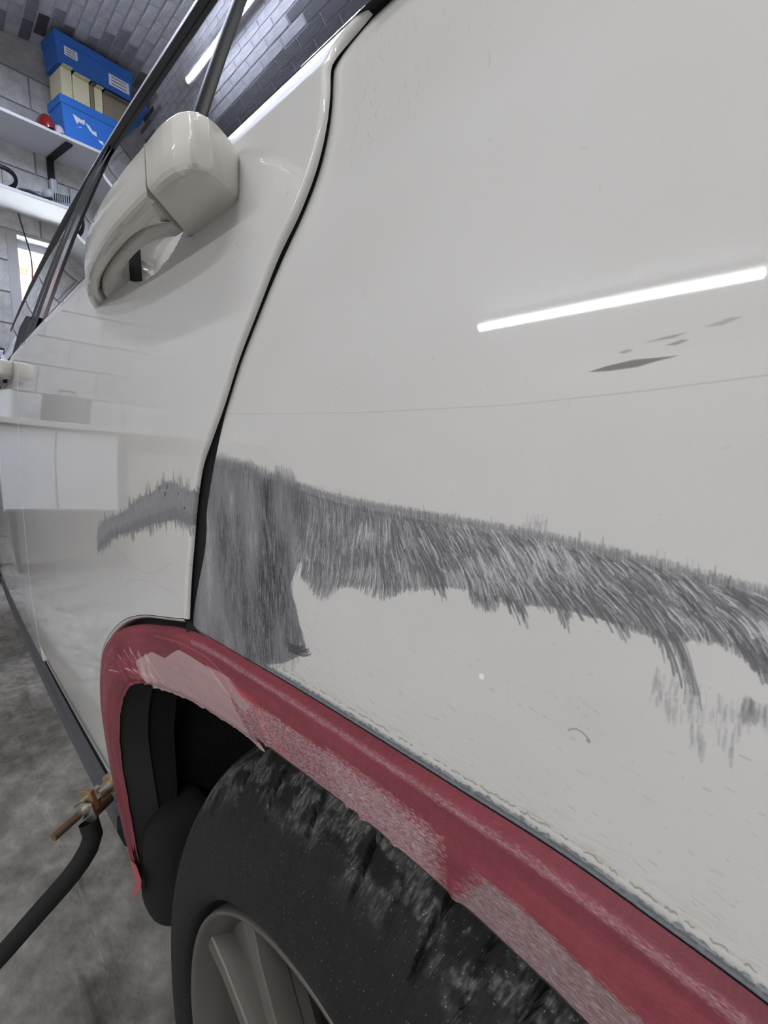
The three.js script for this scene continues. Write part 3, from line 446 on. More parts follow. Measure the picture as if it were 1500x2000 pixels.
  // front upright: red with a pale run down its outer half
  for (let i = 0; i < 5000; i++) { const x = rr(0.0, 0.24) * TW, y = Math.pow(rnd(), 1.5) * 0.55 * TH, v = rr(150, 205); tg.fillStyle = `rgba(${v | 0},${(v * 0.86) | 0},${(v * 0.87) | 0},${rr(0.08, 0.3)})`; tg.fillRect(x, y, rr(2, 9), rr(1, 3)); }
  // outlines of overlapping strips
  tg.strokeStyle = 'rgba(205,165,165,0.75)'; tg.lineWidth = 1.6;
  tg.beginPath(); tg.moveTo(tx(0.44), tyv(0.14)); tg.lineTo(tx(0.335), tyv(0.20)); tg.lineTo(tx(0.305), tyv(0.30)); tg.lineTo(tx(0.298), tyv(0.42)); tg.stroke();
  tg.strokeStyle = 'rgba(90,60,62,0.6)'; tg.lineWidth = 1.4; tg.beginPath(); tg.moveTo(tx(0.300), tyv(0.46)); tg.lineTo(tx(0.289), tyv(0.7)); tg.lineTo(tx(0.2835), tyv(1)); tg.stroke();
  // relief: grains and weave
  for (let i = 0; i < 60000; i++) { const x = rr(0, TW), y = rr(0, TH), v = rnd() < 0.5 ? 40 : 220; tbg.fillStyle = `rgba(${v},${v},${v},0.25)`; tbg.fillRect(x, y, rr(1, 2.5), rr(1, 2.5)); }
}
{
  const folds = [[0.182, 0.55, 1.0, 0.0016, 0.004], [0.170, 0.50, 1.0, 0.0018, 0.005], [0.148, 0.55, 1, 0.0012, 0.004], [0.112, 0.55, 1, 0.0016, 0.006], [0.262, 0.45, 1, 0.0014, 0.005], [0.54, 0.35, 1, 0.003, 0.007], [0.515, 0.35, 1, 0.003, 0.007], [0.49, 0.4, 1, 0.0026, 0.007], [0.47, 0.4, 1, 0.002, 0.006], [0.565, 0.4, 1, 0.003, 0.008]];
  const tf = folds.map((f) => tOfX(f[0]));
  const tLen = outC.length_;
  const tEnd = tOfX(0.283);                                          // the pale strip overhangs the edge up to here
  const edge = (t) => (t < tEnd ? 1.045 + 0.035 * fbm(t * 160, 2, 5, 2) + 0.05 * smooth(tEnd - 0.03, tEnd, t) : 0.87 + 0.012 * fbm(t * 120, 4, 5, 2));
  const T0 = 0.02, T1 = 0.93;
  const g = gridGeo(620, 46, (u, v) => {
    const t = lerp(T0, T1, u), k = lerp(-0.005, edge(t), v);
    let h = 0.0007 + 0.0005 * (t < tEnd ? 1 : 0) * smooth(0.25, 0.3, k);
    folds.forEach((f, i) => { const d = ((t - tf[i]) * tLen + (k - 0.5) * 0.012) / f[4]; h += f[3] * Math.exp(-d * d * 4) * smooth(f[1], f[1] + 0.2, k); });
    h += 0.0008 * (fbm(t * 120, k * 6, 14, 2) - 0.4) * smooth(0.3, 0.6, k);
    const p = archPoint(t, k, Math.max(0.0003, h)); if (k > 1) p[2] -= 0.0; return p;
  }, (p, u, v) => { const t = lerp(T0, T1, u); return [t, 1 - lerp(-0.005, edge(t), v)]; });
  part('masking_tape', g, std(0xffffff, 0.62, 0, { map: tex(tc), bumpMap: tex(tb, false), bumpScale: 0.0003 }), trim, 'red masking tape with grey sanding dust');
  // torn ends hanging at the foot
  const flap = (pts, z) => { const s = new THREE.Shape(pts.map(V2)); return new THREE.ExtrudeGeometry(s, { depth: 0.0006, bevelEnabled: false }).translate(0, 0, z); };
  part('tape_flap', flap([[0.630, 0.366], [0.606, 0.374], [0.588, 0.366], [0.592, 0.352], [0.634, 0.308], [0.614, 0.345]], 0.1525), std(0xa8545a, 0.7), trim);
  part('tape_flap', flap([[0.652, 0.386], [0.640, 0.394], [0.612, 0.362], [0.626, 0.357], [0.648, 0.372]], 0.1545), std(0x7e2730, 0.7), trim);
}
// liner inside the arch: outward flange, then a recessed tunnel
{
  const m = std(0x0c0c0d, 0.85, 0, { bumpMap: rep(concreteBump, 3, 8), bumpScale: 0.002 });
  const ring = (grow, z0, z1, n = 140) => gridGeo(n, 8, (u, v) => { const p = inC(u), q = inC(Math.min(1, u + 0.003)), o = inC(Math.max(0, u - 0.003)); let a = q[0] - o[0], b = q[1] - o[1]; const l = Math.hypot(a, b); const nx = b / l, ny = -a / l; const g = grow(v); return [p[0] + nx * g, p[1] + ny * g, lerp(z0, z1, v)]; });
  // normal (b,-a)/l points away from the wheel for this direction of travel
  part('arch_liner', weld([ring((v) => 0.002 - 0.004 * v, 0.155, 0.205), ring((v) => -0.002 + 0.03 * v, 0.205, 0.215), ring((v) => 0.028 + 0.01 * v, 0.215, 0.44)]), m, CAR);
  part('arch_liner_wall', (() => { const s = new THREE.Shape(); for (let i = 0; i <= 80; i++) { const [x, y] = inC(i / 80), k = 1.12, X = 0.25 + (x - 0.25) * k, Y = 0.3 + (y - 0.3) * k; i ? s.lineTo(X, Y) : s.moveTo(X, Y); } return new THREE.ExtrudeGeometry(s, { depth: 0.01, bevelEnabled: false }).translate(0, 0, 0.44); })(), m, CAR);
  // foot of the liner, rolled under
  part('liner_foot', rbox(0.085, 0.16, 0.085, 0.035, 0.615, 0.355, 0.205, 4), m, CAR);
}
// wheel -----------------------------------------------------------------------------------------
{
  const WX = 0.246, WY = 0.321, ZF = 0.149;                            // centre and the plane of the outer sidewall
  const wheel = new THREE.Group(); wheel.name = 'wheel'; wheel.position.set(WX, WY, 0); CAR.add(wheel);
  // tyre profile: [radius, z] from the outer bead round the tread to the inner bead
  const prof = new THREE.CatmullRomCurve3([[0.207, 0.032], [0.2125, 0.022], [0.216, 0.006], [0.223, 0.0005], [0.236, -0.001], [0.250, 0.003], [0.266, 0.010], [0.283, 0.022], [0.298, 0.038], [0.309, 0.055], [0.316, 0.075], [0.3195, 0.10], [0.3205, 0.12], [0.3195, 0.145], [0.316, 0.17], [0.305, 0.197], [0.28, 0.212], [0.25, 0.214], [0.22, 0.2]].map(([r, z]) => new THREE.Vector3(r, z, 0)), false, 'centripetal').getSpacedPoints(110);
  const NT = 1500, N = 34;
  const tyre = gridGeo(NT, 110, (u, v, i, j) => {
    const p = prof[j]; let r = p.x, z = p.y, a = u * Math.PI * 2 + Math.PI;
    const across = z / 0.214;                                          // 0 outer .. 1 inner
    if (r > 0.272) { // shoulder sipes, bending as they reach the sidewall, and three grooves round the tread
      const bend = -0.12 * smooth(0.30, 0.08, across) ** 2, f = (u * N + bend + 1 + across * 0.25) % 1, f2 = (u * N + 0.5 + bend * 1.3 + 1 + across * 0.25) % 1;
      const w1 = 0.038, w2 = 0.02; let dep = 0;
      const fade = smooth(0.274, 0.292, r);
      if (Math.min(f, 1 - f) < w1 && across < 0.6) dep = 0.009; if (Math.min(f2, 1 - f2) < w2 && across < 0.34) dep = Math.max(dep, 0.005);
      for (const c of [0.42, 0.58, 0.76]) if (Math.abs(across - c) < 0.02) dep = 0.007;
      dep *= fade; r -= dep;
    }
    return [r * Math.cos(a), r * Math.sin(a), ZF + z];
  }, (p, u, v) => [u * 10, v]);
  const tyreTex = pixelTex(512, 1024, (x, y) => { const v = y / 1024; let g = 13 + (fbm(x / 30, y / 30, 5) - 0.5) * 14 + (hash(x, y, 2) - 0.5) * 8; if (hash(x >> 1, y >> 1, 9) > 0.982) g += 95 * hash(x >> 1, y >> 1, 10); const d = fbm(x / 40, y / 28, 31, 4); if (v > 0.24 && v < 0.8) g += (22 + 120 * smooth(0.40, 0.66, d)) * Math.pow(fbm(x / 4, y / 12, 7, 3), 1.1) * smooth(0.24, 0.36, v + 0.12 * (d - 0.5)); return [g, g * 0.98, g * 0.96]; });
  part('tyre', tyre, std(0xffffff, 0.78, 0, { map: tyreTex, bumpMap: rep(concreteBump, 10, 1), bumpScale: 0.0008 }), wheel, 'black tyre with dusty shoulder');
  const alloy = std(0x6f6b66, 0.5, 0.55), dark = std(0x151516, 0.8);
  const lathe = (pts, n = 96) => new THREE.LatheGeometry(pts.map(V2), n).rotateX(Math.PI / 2);      // lathe y becomes z
  const rimG = weld([lathe([[0.185, 0.19], [0.188, 0.07], [0.192, 0.035], [0.198, 0.020], [0.2025, 0.010], [0.2055, 0.006], [0.2075, 0.007], [0.2085, 0.012], [0.2085, 0.03]])]);
  part('rim', rimG.translate(0, 0, ZF), alloy, wheel);
  part('brake_disc', new THREE.CylinderGeometry(0.14, 0.14, 0.02, 48).rotateX(Math.PI / 2).translate(0, 0, ZF + 0.12), std(0x2a2725, 0.6, 0.4), wheel);
  part('hub', new THREE.CylinderGeometry(0.055, 0.062, 0.05, 32).rotateX(Math.PI / 2).translate(0, 0, ZF + 0.045), alloy, wheel);
  const sp = new THREE.Shape([[0.03, -0.030], [0.10, -0.036], [0.16, -0.052], [0.19, -0.066], [0.19, 0.066], [0.16, 0.052], [0.10, 0.036], [0.03, 0.030]].map(V2));
  const plateG = new THREE.ExtrudeGeometry(sp, { depth: 0.012, bevelEnabled: false }).translate(0, 0, ZF + 0.036);
  const ribG = (s) => toCreasedNormals(new THREE.ExtrudeGeometry(new THREE.Shape([[0.03, s * 0.030], [0.10, s * 0.036], [0.16, s * 0.052], [0.195, s * 0.070], [0.198, s * 0.052], [0.165, s * 0.038], [0.10, s * 0.022], [0.03, s * 0.020]].map(V2)), { depth: 0.012, bevelEnabled: true, bevelSize: 0.002, bevelThickness: 0.005, bevelSegments: 2 }), 0.5).translate(0, 0, ZF + 0.022);
  const ribs = mergeGeometries([ribG(1), ribG(-1)]);
  for (let i = 0; i < 5; i++) { const m = part('spoke', plateG, alloy, wheel), q = part('spoke_rib', ribs, alloy, wheel); m.rotation.z = q.rotation.z = (42 + i * 72) * Math.PI / 180; }
}
// door handles ----------------------------------------------------------------------------------
const handleParts = (() => {
  const yTop = 1.0435, ext = (pts, h, bevel, y = yTop) => toCreasedNormals(new THREE.ExtrudeGeometry(new THREE.Shape(new THREE.SplineCurve(pts.map(V2)).getPoints(pts.length * 8)), { depth: h - 2 * bevel, bevelEnabled: true, bevelSize: bevel, bevelThickness: bevel, bevelOffset: -bevel, bevelSegments: 4 }).rotateX(Math.PI / 2).translate(0, y - bevel, 0), 0.7);
  const poly = (pts, h, bevel, y = yTop) => toCreasedNormals(new THREE.ExtrudeGeometry(new THREE.Shape(pts.map(V2)), { depth: h - 2 * bevel, bevelEnabled: true, bevelSize: bevel, bevelThickness: bevel, bevelOffset: -bevel, bevelSegments: 4 }).rotateX(Math.PI / 2).translate(0, y - bevel, 0), 0.7);
  const smoothLine = (pts, n = 40) => new THREE.SplineCurve(pts.map(V2)).getPoints(n).map((p) => [p.x, p.y]);
  const outer = smoothLine([[0.326, 0.1122], [0.37, 0.1115], [0.43, 0.1135], [0.50, 0.121], [0.56, 0.1325], [0.61, 0.147], [0.632, 0.1565]]);
  const mid = smoothLine([[0.585, 0.157], [0.568, 0.1475], [0.53, 0.138], [0.48, 0.131], [0.43, 0.1275], [0.39, 0.1275], [0.365, 0.133], [0.357, 0.1385]]);
  const mid2 = smoothLine([[0.3585, 0.1398], [0.366, 0.1345], [0.39, 0.1288], [0.43, 0.1288], [0.48, 0.1323], [0.53, 0.1393], [0.567, 0.149], [0.582, 0.158]]);
  const inner = smoothLine([[0.512, 0.160], [0.508, 0.152], [0.49, 0.1455], [0.455, 0.1405], [0.42, 0.139], [0.392, 0.1425], [0.378, 0.150]], 30);
  const grip = poly([...outer, ...mid], 0.0305, 0.006);
  const gripBack = poly([...mid2, ...inner, [0.368, 0.1505]], 0.0285, 0.004, yTop - 0.001);
  const cap = poly([...smoothLine([[0.372, 0.1575], [0.345, 0.1595], [0.312, 0.1615], [0.298, 0.156], [0.284, 0.140], [0.279, 0.127], [0.284, 0.1175], [0.300, 0.1128], [0.3245, 0.1121]], 50), [0.3575, 0.1405], [0.372, 0.152]], 0.0315, 0.0065, yTop + 0.0005);
  // gaskets hug the door skin
  const gasketCap = poly([...smoothLine([[0.380, 0.1595], [0.34, 0.1575], [0.305, 0.1575], [0.296, 0.160]], 20), [0.296, 0.166], [0.380, 0.166]], 0.037, 0.003, yTop + 0.002);
  const gasketFront = poly([[0.640, 0.1575], [0.60, 0.1560], [0.54, 0.1560], [0.512, 0.1570], [0.503, 0.160], [0.503, 0.165], [0.60, 0.166], [0.640, 0.164]], 0.041, 0.003, yTop + 0.004);
  return [['handle_grip', grip, 'paint'], ['handle_back', gripBack, 'grip'], ['handle_cap', cap, 'paint'], ['handle_gasket', gasketCap, 'rubber'], ['handle_gasket', gasketFront, 'rubber']];
})();
const handlePaint = phys({ color: new THREE.Color('#c9c7bf'), ...paintBase, roughness: 0.45, clearcoatRoughness: 0.04 });
const handleBack = phys({ color: new THREE.Color('#bcbab3'), roughness: 0.45, clearcoat: 0.5, clearcoatRoughness: 0.1 });
for (const [door, shift] of [[rearDoor, 0], [frontDoor, 1.0]]) for (const [n, g, k] of handleParts) { const m = part(n, g, k === 'paint' ? handlePaint : k === 'grip' ? handleBack : rubber, door); if (shift) m.position.set(shift, -0.004, S(1.45, 1.03) - S(0.45, 1.03)); }

// greenhouse ------------------------------------------------------------------------------------
{
  const G = (Y) => 0.185 + 0.4 * (Y - 1.07), xIn = (X) => 0.02 * Math.max(0, X - 1.0) ** 2;
  const glass = phys({ color: 0x0e0f13, roughness: 0.02, metalness: 0, clearcoat: 1, clearcoatRoughness: 0.01, ior: 1.55 }), gloss = std(0x070708, 0.5);
  const pane = (x0, x1, y0, y1, out = 0, slant0 = 0, slant1 = 0) => gridGeo(40, 24, (u, v) => { const Y = lerp(y0, y1, v), X = lerp(x0 + slant0 * v, x1 + slant1 * v, u); return [X, Y, G(Y) + xIn(X) - out - 0.006 * Math.sin(Math.PI * v)]; });
  part('window_glass', pane(-0.1, 0.497, 1.066, 1.45, 0, 0, 0.022), glass, rearDoor, 'dark glass of the small rear quarter light');
  part('window_glass', pane(0.50, 1.15, 1.066, 1.45, 0, 0.02, -0.01), glass, rearDoor, 'dark glass of the rear door window');
  part('window_glass', pane(1.29, 2.35, 1.066, 1.45, 0, -0.01, -0.32), glass, frontDoor);
  // divider bar of the quarter light: rounded black section
  const bar = (x, w, h, slant, y0 = 1.064, y1 = 1.45) => gridGeo(12, 20, (u, v) => { const a = Math.PI * u, Y = lerp(y0, y1, v), X = x + slant * v - w / 2 * Math.cos(a); return [X, Y, G(Y) + xIn(X) + 0.004 - h * Math.sin(a) - 0.006 * Math.sin(Math.PI * v)]; });
  part('window_bar', bar(0.487, 0.034, 0.010, 0.018), gloss, rearDoor, 'black upright between the two rear panes');
  part('pillar_cover', pane(1.145, 1.218, 1.064, 1.45, 0.006, -0.012, -0.008), gloss, rearDoor); part('pillar_cover', pane(1.224, 1.30, 1.064, 1.45, 0.006, -0.008, -0.012), gloss, frontDoor);
  // window frame top, roof rail and roof skin
  const topLine = (X) => 1.468 - 0.055 * Math.max(0, X - 0.95) ** 2 - 0.03 * Math.max(0, 0.2 - X) ** 2;
  part('window_frame', gridGeo(80, 8, (u, v) => { const X = lerp(-0.9, 2.5, u), Y = topLine(X) - 0.034 + 0.034 * v; return [X, Y, G(Y) + xIn(X) - 0.008 * Math.sin(Math.PI * v) - 0.002]; }), gloss, CAR, 'black frame above the side windows');
  part('roof', gridGeo(80, 24, (u, v) => { const X = lerp(-0.9, 2.5, u), y0 = topLine(X), a = v; const z0 = G(y0) + xIn(X); return [X, y0 + (a < 0.12 ? a / 0.12 * 0.020 : 0.020 + 0.10 * Math.sin((a - 0.12) / 0.88 * Math.PI / 2)), z0 - 0.002 + (a < 0.12 ? 0.004 * a : 0.02 + (a - 0.12) * 0.85)]; }), paintMat, CAR);
  part('belt_seal', gridGeo(60, 2, (u, v) => { const X = lerp(-0.3, 2.3, u), Y = lerp(1.0655, 1.068, v); return [X, Y, lerp(zDoor(X, 1.0655) - 0.0005, G(1.068) + xIn(X) + 0.004, v)]; }), rubber, CAR);
  // mirror foot
  part('mirror_foot', new THREE.ExtrudeGeometry(new THREE.Shape([[1.333, 1.138], [1.272, 1.126], [1.317, 1.098], [1.40, 1.066], [1.60, 1.062], [1.602, 1.080], [1.42, 1.130]].map(V2)), { depth: 0.02, bevelEnabled: true, bevelSize: 0.002, bevelThickness: 0.002, bevelSegments: 2 }).translate(0, 0, 0.200), std(0x121214, 0.5), frontDoor, 'black cover low at the rear of the front window');
}

// earth clamp with its lead on the lip of the arch ------------------------------------------------
{
  const A = new THREE.Vector3(0.70, 0.43, 0.155), dir = new THREE.Vector3(-0.042, -0.010, -0.077).normalize();
  const o = thing('earth_clamp', 'brass and steel stud clamp with a thick black lead on the wheel arch lip', 'clamp', A.toArray()); const K = 0.66; o.scale.setScalar(K);
  const at = (d, ox = 0, oy = 0, oz = 0) => [dir.x * d + ox, dir.y * d + oy, dir.z * d + oz];
  const brass = std(0xa8946a, 0.4, 0.8), steel = std(0xb9b6ae, 0.35, 0.9), rust = std(0x86705c, 0.5, 0.7), darkBrass = std(0x55493a, 0.5, 0.7), black = std(0x070707, 0.75);
  part('washer', rod(at(-0.002), at(0.004), 0.021, 0.021, 28), steel, o); part('flange', rod(at(0.004), at(0.010), 0.017, 0.016, 28), brass, o);
  part('collar', rod(at(0.010), at(0.034), 0.0125, 0.011, 20), steel, o);
  part('jaw', rod(at(0.012, -0.012, -0.014, 0), at(0.05, -0.012, -0.014, 0), 0.011, 0.013, 12), darkBrass, o);
  part('bolt_head', rod(at(0.030, 0.006, 0.010, 0), at(0.040, 0.006, 0.010, 0), 0.0075, 0.0075, 6), steel, o);
  { const g = rbox(0.010, 0.052, 0.030, 0.002); g.applyQuaternion(new THREE.Quaternion().setFromUnitVectors(new THREE.Vector3(1, 0, 0), dir)); part('plate', T(g, ...at(0.052, -0.004, 0.004, 0)), brass, o); }
  { const g = rbox(0.006, 0.040, 0.034, 0.002); g.applyQuaternion(new THREE.Quaternion().setFromUnitVectors(new THREE.Vector3(1, 0, 0), dir)); part('plate', T(g, ...at(0.059, -0.008, -0.010, 0)), steel, o); }
  part('hex_nut', rod(at(0.060, 0.004, -0.008, 0), at(0.076, 0.004, -0.008, 0), 0.0125, 0.0125, 6), steel, o);
  const stud = [rod(at(0.070, 0.004, -0.008, 0), at(0.128, 0.004, -0.008, 0), 0.0062, 0.0062, 14)];
  for (let i = 0; i < 17; i++) stud.push(rod(at(0.078 + i * 0.003, 0.004, -0.008, 0), at(0.0794 + i * 0.003, 0.004, -0.008, 0), 0.0072, 0.0072, 14));
  part('threaded_stud', mergeGeometries(stud), rust, o);
  part('split_pin', rod(at(0.058, 0.004, 0.012, 0), at(0.085, 0.006, 0.014, 0), 0.0025, 0.002, 8), steel, o); part('pin_nut', rod(at(0.057, 0.004, 0.012, 0), at(0.067, 0.004, 0.012, 0), 0.007, 0.006, 6), steel, o);
  part('lead', tubeGeo([at(0.066, -0.012, -0.022, 0.004), [-0.052, -0.055, -0.050], [-0.045, -0.10, -0.070], [0.01, -0.21, -0.145], [0.07, -0.32, -0.225], [0.16, -0.45, -0.34], [0.28, -0.56, -0.52], [0.5, -0.622, -0.82], [0.9, -0.634, -1.2], [1.5, -0.634, -1.4]], 0.0170, 90, 14), black, o, 'thick black rubber lead');
}

// things on the end wall --------------------------------------------------------------------------
const wallThing = (name, label, cat, s, y, d, group) => { const o = thing(name, label, cat, wallPoint(s, y, d).toArray(), group); o.rotation.y = WALL_TURN; return o; };
{
  const white = std(0xc9c9cb, 0.6), black = std(0x151517, 0.6), shelfLabels = ['upper white shelf board holding the blue crates', 'lower white shelf board above the window with cables on it'];
  [2.972, 2.506].forEach((y, i) => {
    const o = wallThing('wall_shelf', shelfLabels[i], 'shelf', 0, y, 0);
    part('board', rbox(4.4, 0.022, 0.375, 0.004, 0.1, 0.011, 0.197), white, o);
    for (const s of i ? [-0.9, 1.9] : [0.535, -0.75, 1.75]) { part('bracket', mergeGeometries([box(0.045, 0.014, 0.33, s, -0.008, 0.185), box(0.045, i ? 0.2 : 0.36, 0.014, s, i ? -0.1 : -0.18, 0.024)]), black, o, 'black steel shelf bracket'); }
  });
  // crates
  const blue = std(0x3070c4, 0.5), blueDark = std(0x2f63ae, 0.5), label = std(0xd8d8dc, 0.8);
  const crate = (name, text, s0, s1, y, h, taper, mat) => {
    const o = wallThing(name, text, 'crate', (s0 + s1) / 2, y, 0.255), w = s1 - s0, d = 0.20;
    const side = (a, b) => { const g = new THREE.BufferGeometry(); return g; };
    const shell = new THREE.CylinderGeometry(1, 1 - taper, 1, 4, 1, true).rotateY(Math.PI / 4).scale(w / Math.SQRT2, h - 0.05, d / Math.SQRT2).translate(0, (h - 0.05) / 2, 0);
    part('body', toCreasedNormals(shell, 0.3), mat, o); part('floor_panel', box(w * (1 - taper) - 0.01, 0.012, d * (1 - taper) - 0.01, 0, 0.007, 0), mat, o);
    for (const z of [-1, 1]) part('rim_rail', rbox(w + 0.016, 0.055, 0.014, 0.004, 0, h - 0.0275, z * (d / 2)), mat, o);
    for (const x of [-1, 1]) part('rim_rail', rbox(0.014, 0.055, d - 0.014, 0.004, x * (w / 2), h - 0.0275, 0), mat, o);
    return o;
  };
  const c1 = crate('storage_crate', 'bright blue plastic crate with torn white sticker, lower of the two', 0.50, 1.02, 2.994, 0.275, 0.07, blue);
  for (const pts of [[[-0.19, 0.18], [-0.13, 0.165], [-0.11, 0.175], [-0.115, 0.14], [-0.15, 0.145], [-0.165, 0.125]], [[-0.11, 0.16], [-0.08, 0.15], [-0.06, 0.125], [-0.035, 0.13], [-0.03, 0.10], [-0.06, 0.105], [-0.085, 0.125]], [[-0.02, 0.085], [0.01, 0.085], [0.015, 0.06], [-0.015, 0.07]], [[-0.17, 0.105], [-0.13, 0.12], [-0.14, 0.11]]])
    part('sticker_scrap', new THREE.ExtrudeGeometry(new THREE.Shape(pts.map(V2)), { depth: 0.001, bevelEnabled: false }).rotateX(0.031).translate(0, 0, 0.0942), label, c1, 'torn white sticker');
  const c2 = crate('storage_crate', 'dark blue plastic crate with two paper labels, upper of the two', 0.49, 1.015, 3.463, 0.20, 0.04, blueDark);
  part('paper_label', box(0.085, 0.055, 0.002, -0.165, 0.10, 0.0995), label, c2); part('paper_label', box(0.15, 0.075, 0.002, 0.165, 0.075, 0.0985), label, c2);
  const ink = std(0x77777c, 0.8); for (let i = 0; i < 3; i++) { part('print_line', box(0.06, 0.006, 0.001, -0.165, 0.115 - i * 0.016, 0.1008), ink, c2); part('print_line', box(0.11, 0.007, 0.001, 0.165, 0.098 - i * 0.022, 0.0998), ink, c2); }
  // cartons between the crates
  const cream = std(0xcfc9a6, 0.8), brown = std(0x7d745f, 0.85);
  const carton = (s0, s1, y, h, text, mat) => { const o = wallThing('carton', text, 'carton', (s0 + s1) / 2, y, 0.255, 'cartons between the blue crates'); part('body', rbox(s1 - s0, h, 0.185, 0.004, 0, h / 2, 0), mat, o); part('flap', rbox(s1 - s0 - 0.006, 0.004, 0.12, 0.001, 0, h + 0.002, 0.07), mat, o); return o; };
  carton(0.515, 0.585, 3.262, 0.19, 'narrow cream carton at the left end between the blue crates', cream); carton(0.59, 0.70, 3.262, 0.175, 'wider cream carton with dark smear between the blue crates', cream); carton(0.705, 0.73, 3.262, 0.168, 'thin brown card sheet standing between cream cartons', brown); carton(0.735, 0.79, 3.262, 0.17, 'small cream carton beside the brown one between crates', cream); carton(0.795, 0.99, 3.262, 0.16, 'wide brown carton at the right between the blue crates', brown);
  // tail lamp lying on the shelf
  const tl = wallThing('tail_lamp', 'red and clear car tail lamp lying beside the lower blue crate', 'lamp', 0.425, 2.994, 0.31);
  part('red_lens', new THREE.SphereGeometry(0.075, 24, 16, 0, Math.PI * 2, 0, Math.PI / 2).scale(0.8, 1.5, 1.2).translate(-0.02, 0, 0), phys({ color: 0x7a1614, roughness: 0.25, clearcoat: 1 }), tl); part('clear_lens', new THREE.SphereGeometry(0.05, 20, 14, 0, Math.PI * 2, 0, Math.PI / 2).scale(0.8, 1.4, 1.2).translate(0.05, 0, 0.02), phys({ color: 0xb9b4b4, roughness: 0.2, clearcoat: 1 }), tl); part('lamp_back', rbox(0.14, 0.08, 0.03, 0.01, 0.01, 0.04, -0.06), black, tl);
  // heat gun and cables on the lower shelf
  const hg = wallThing('heat_gun', 'grey vented heat gun lying at the edge of the lower shelf', 'tool', 0.455, 2.528, 0.27), grey1 = std(0x8d8f92, 0.5), grey2 = std(0x6a6c70, 0.5);
  part('body', new THREE.CapsuleGeometry(0.05, 0.12, 6, 20).rotateZ(Math.PI / 2 - 0.15).translate(0.02, 0.06, 0), grey1, hg); part('handle', rbox(0.045, 0.17, 0.05, 0.014, 0.0, 0.12, -0.03), grey1, hg); part('nozzle', rod([-0.10, 0.05, 0], [-0.16, 0.04, 0], 0.03, 0.022), grey2, hg);
  for (let i = 0; i < 8; i++) part('vent_slot', box(0.006, 0.05, 0.004, -0.03 + i * 0.014, 0.06 + i * 0.002, 0.0495), black, hg);
  const cl = wallThing('cable_coil', 'black power cable coiled on the lower shelf left end', 'cable', 0.13, 2.528, 0.25); part('coil', mergeGeometries([0, 1, 2, 3].map((i) => new THREE.TorusGeometry(0.09 + 0.008 * i, 0.010, 8, 30).rotateX(1.0 + 0.12 * i).translate(-0.01 * i, 0.085, 0))), black, cl); part('tail', tubeGeo([[0.08, 0.03, 0.06], [0.14, 0.03, 0.09], [0.2, 0.012, 0.1], [0.27, 0.03, 0.09]], 0.010), black, cl);
  // wire hanging across the window
  const w = wallThing('hanging_wire', 'thin dark wire hanging from the lower shelf across the window', 'wire', 0.29, 2.50, 0.05); part('wire', tubeGeo([[0, 0, 0], [0.025, -0.12, 0], [0.055, -0.26, 0], [0.055, -0.42, 0.002], [0.03, -0.60, 0], [-0.02, -0.8, 0], [-0.02, -1.1, 0]], 0.0045), std(0x26262a, 0.6), w);
}
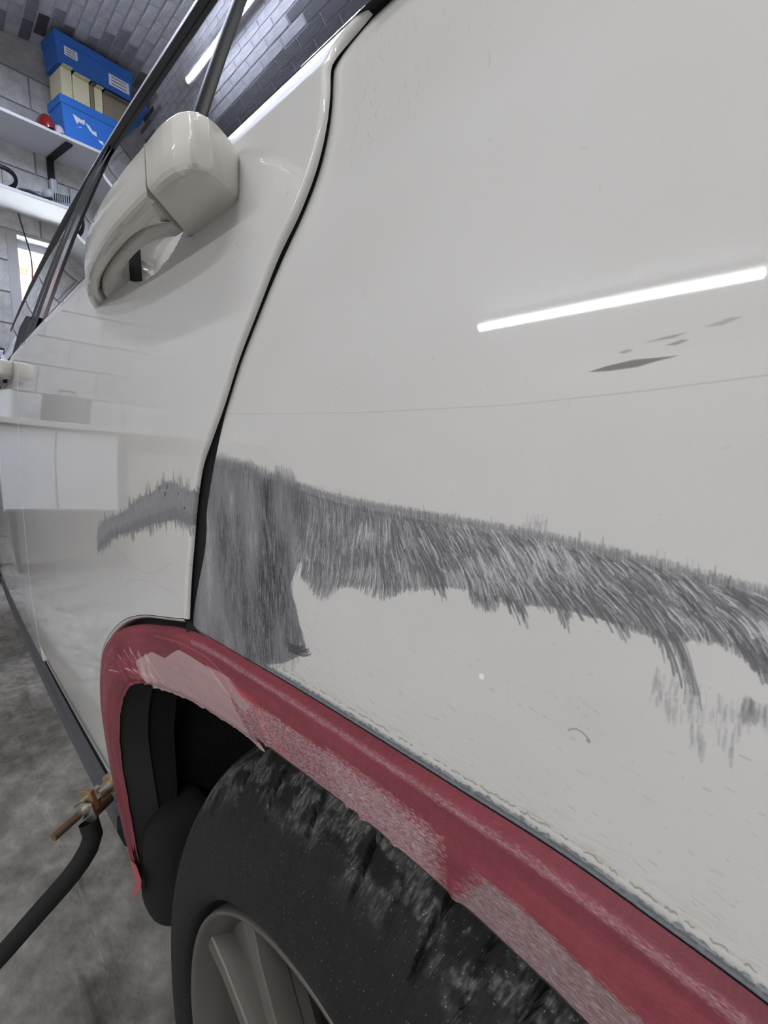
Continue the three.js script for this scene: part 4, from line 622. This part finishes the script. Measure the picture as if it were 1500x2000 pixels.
// bench along the left half of the end wall, seen mainly as reflections in the doors
{
  const b = wallThing('work_bench', 'long bench with pale top along the end wall left of the car', 'bench', -1.35, 0, 0.34); const top = std(0xbdb6a6, 0.6), leg = std(0x3a3b3e, 0.6);
  part('top', rbox(2.5, 0.04, 0.6, 0.006, 0, 1.05, 0), top, b); for (const x of [-1.2, 1.2]) for (const z of [-0.26, 0.26]) part('leg', box(0.06, 1.03, 0.06, x, 0.515, z), leg, b);
  const c = wallThing('cabinet', 'white two-door cabinet under the bench', 'cabinet', -0.85, 0, 0.33), cw = std(0xd4d5d6, 0.4);
  part('body', rbox(0.8, 0.56, 0.5, 0.006, 0, 0.74, 0), cw, c); for (const x of [-0.2, 0.2]) { part('door', rbox(0.39, 0.53, 0.02, 0.004, x, 0.74, 0.262), cw, c); } for (const x of [-0.36, 0.36]) part('foot', box(0.05, 0.46, 0.05, x, 0.23, 0), leg, c);
  const k = wallThing('cardboard_box', 'tall brown cardboard box under the bench beside the cabinet', 'box', -1.62, 0, 0.33); part('body', rbox(0.6, 0.9, 0.45, 0.005, 0, 0.45, 0), std(0x9a7f62, 0.8), k); part('tape_strip', box(0.05, 0.9, 0.002, 0, 0.45, 0.227), std(0xb79c78, 0.5), k);
  const k2 = wallThing('plywood_sheet', 'brown plywood sheet leaning on the wall near the window', 'sheet', -0.02, 0, 0.05); part('sheet', rbox(0.16, 0.98, 0.018, 0.002, 0, 0.49, 0), std(0x97745a, 0.7), k2);
  const t = wallThing('tool_case', 'dark grey tool case standing on the bench', 'case', -0.9, 1.07, 0.28); part('case', rbox(0.34, 0.2, 0.2, 0.02, 0, 0.1, 0), leg, t); part('case_handle', tubeGeo([[-0.06, 0.2, 0], [-0.05, 0.24, 0], [0.05, 0.24, 0], [0.06, 0.2, 0]], 0.008), leg, t);
  const pt = wallThing('paint_tin', 'white paint tin standing on the bench', 'tin', -0.45, 1.07, 0.28); part('tin', new THREE.CylinderGeometry(0.085, 0.085, 0.2, 28).translate(0, 0.1, 0), std(0xdadad8, 0.4), pt); part('lid', new THREE.CylinderGeometry(0.08, 0.08, 0.012, 28).translate(0, 0.206, 0), std(0x9c9c9c, 0.3, 0.8), pt);
  // low shelf left of the window with a white box on a black ledge
  const l = wallThing('wall_ledge', 'black ledge low on the wall left of the window', 'shelf', -0.05, 1.40, 0); part('ledge', rbox(0.5, 0.05, 0.34, 0.004, 0, 0.02, 0.17), std(0x121214, 0.6), l); part('ledge_bracket', box(0.03, 0.2, 0.2, 0, -0.1, 0.1), std(0x121214, 0.6), l);
  const x = wallThing('white_box', 'small white printed box on the black ledge', 'box', 0.0, 1.447, 0.2); part('carton_body', rbox(0.3, 0.055, 0.16, 0.003, 0, 0.028, 0), std(0xd8d9de, 0.7), x); part('print_patch', box(0.07, 0.03, 0.001, 0.06, 0.028, 0.081), std(0xb2b0c4, 0.7), x);
  const g = wallThing('glove', 'dark crumpled work glove on the white box', 'glove', 0.02, 1.503, 0.2); part('palm', new THREE.SphereGeometry(0.04, 16, 10).scale(1.3, 0.5, 1).translate(0, 0.02, 0), std(0x2c2c2e, 0.9), g); for (let i = 0; i < 4; i++) part('finger', new THREE.CapsuleGeometry(0.009, 0.04, 4, 8).rotateZ(Math.PI / 2).translate(0.06, 0.014, -0.024 + i * 0.016), std(0x2c2c2e, 0.9), g);
}

renderer.render(scene, camera);
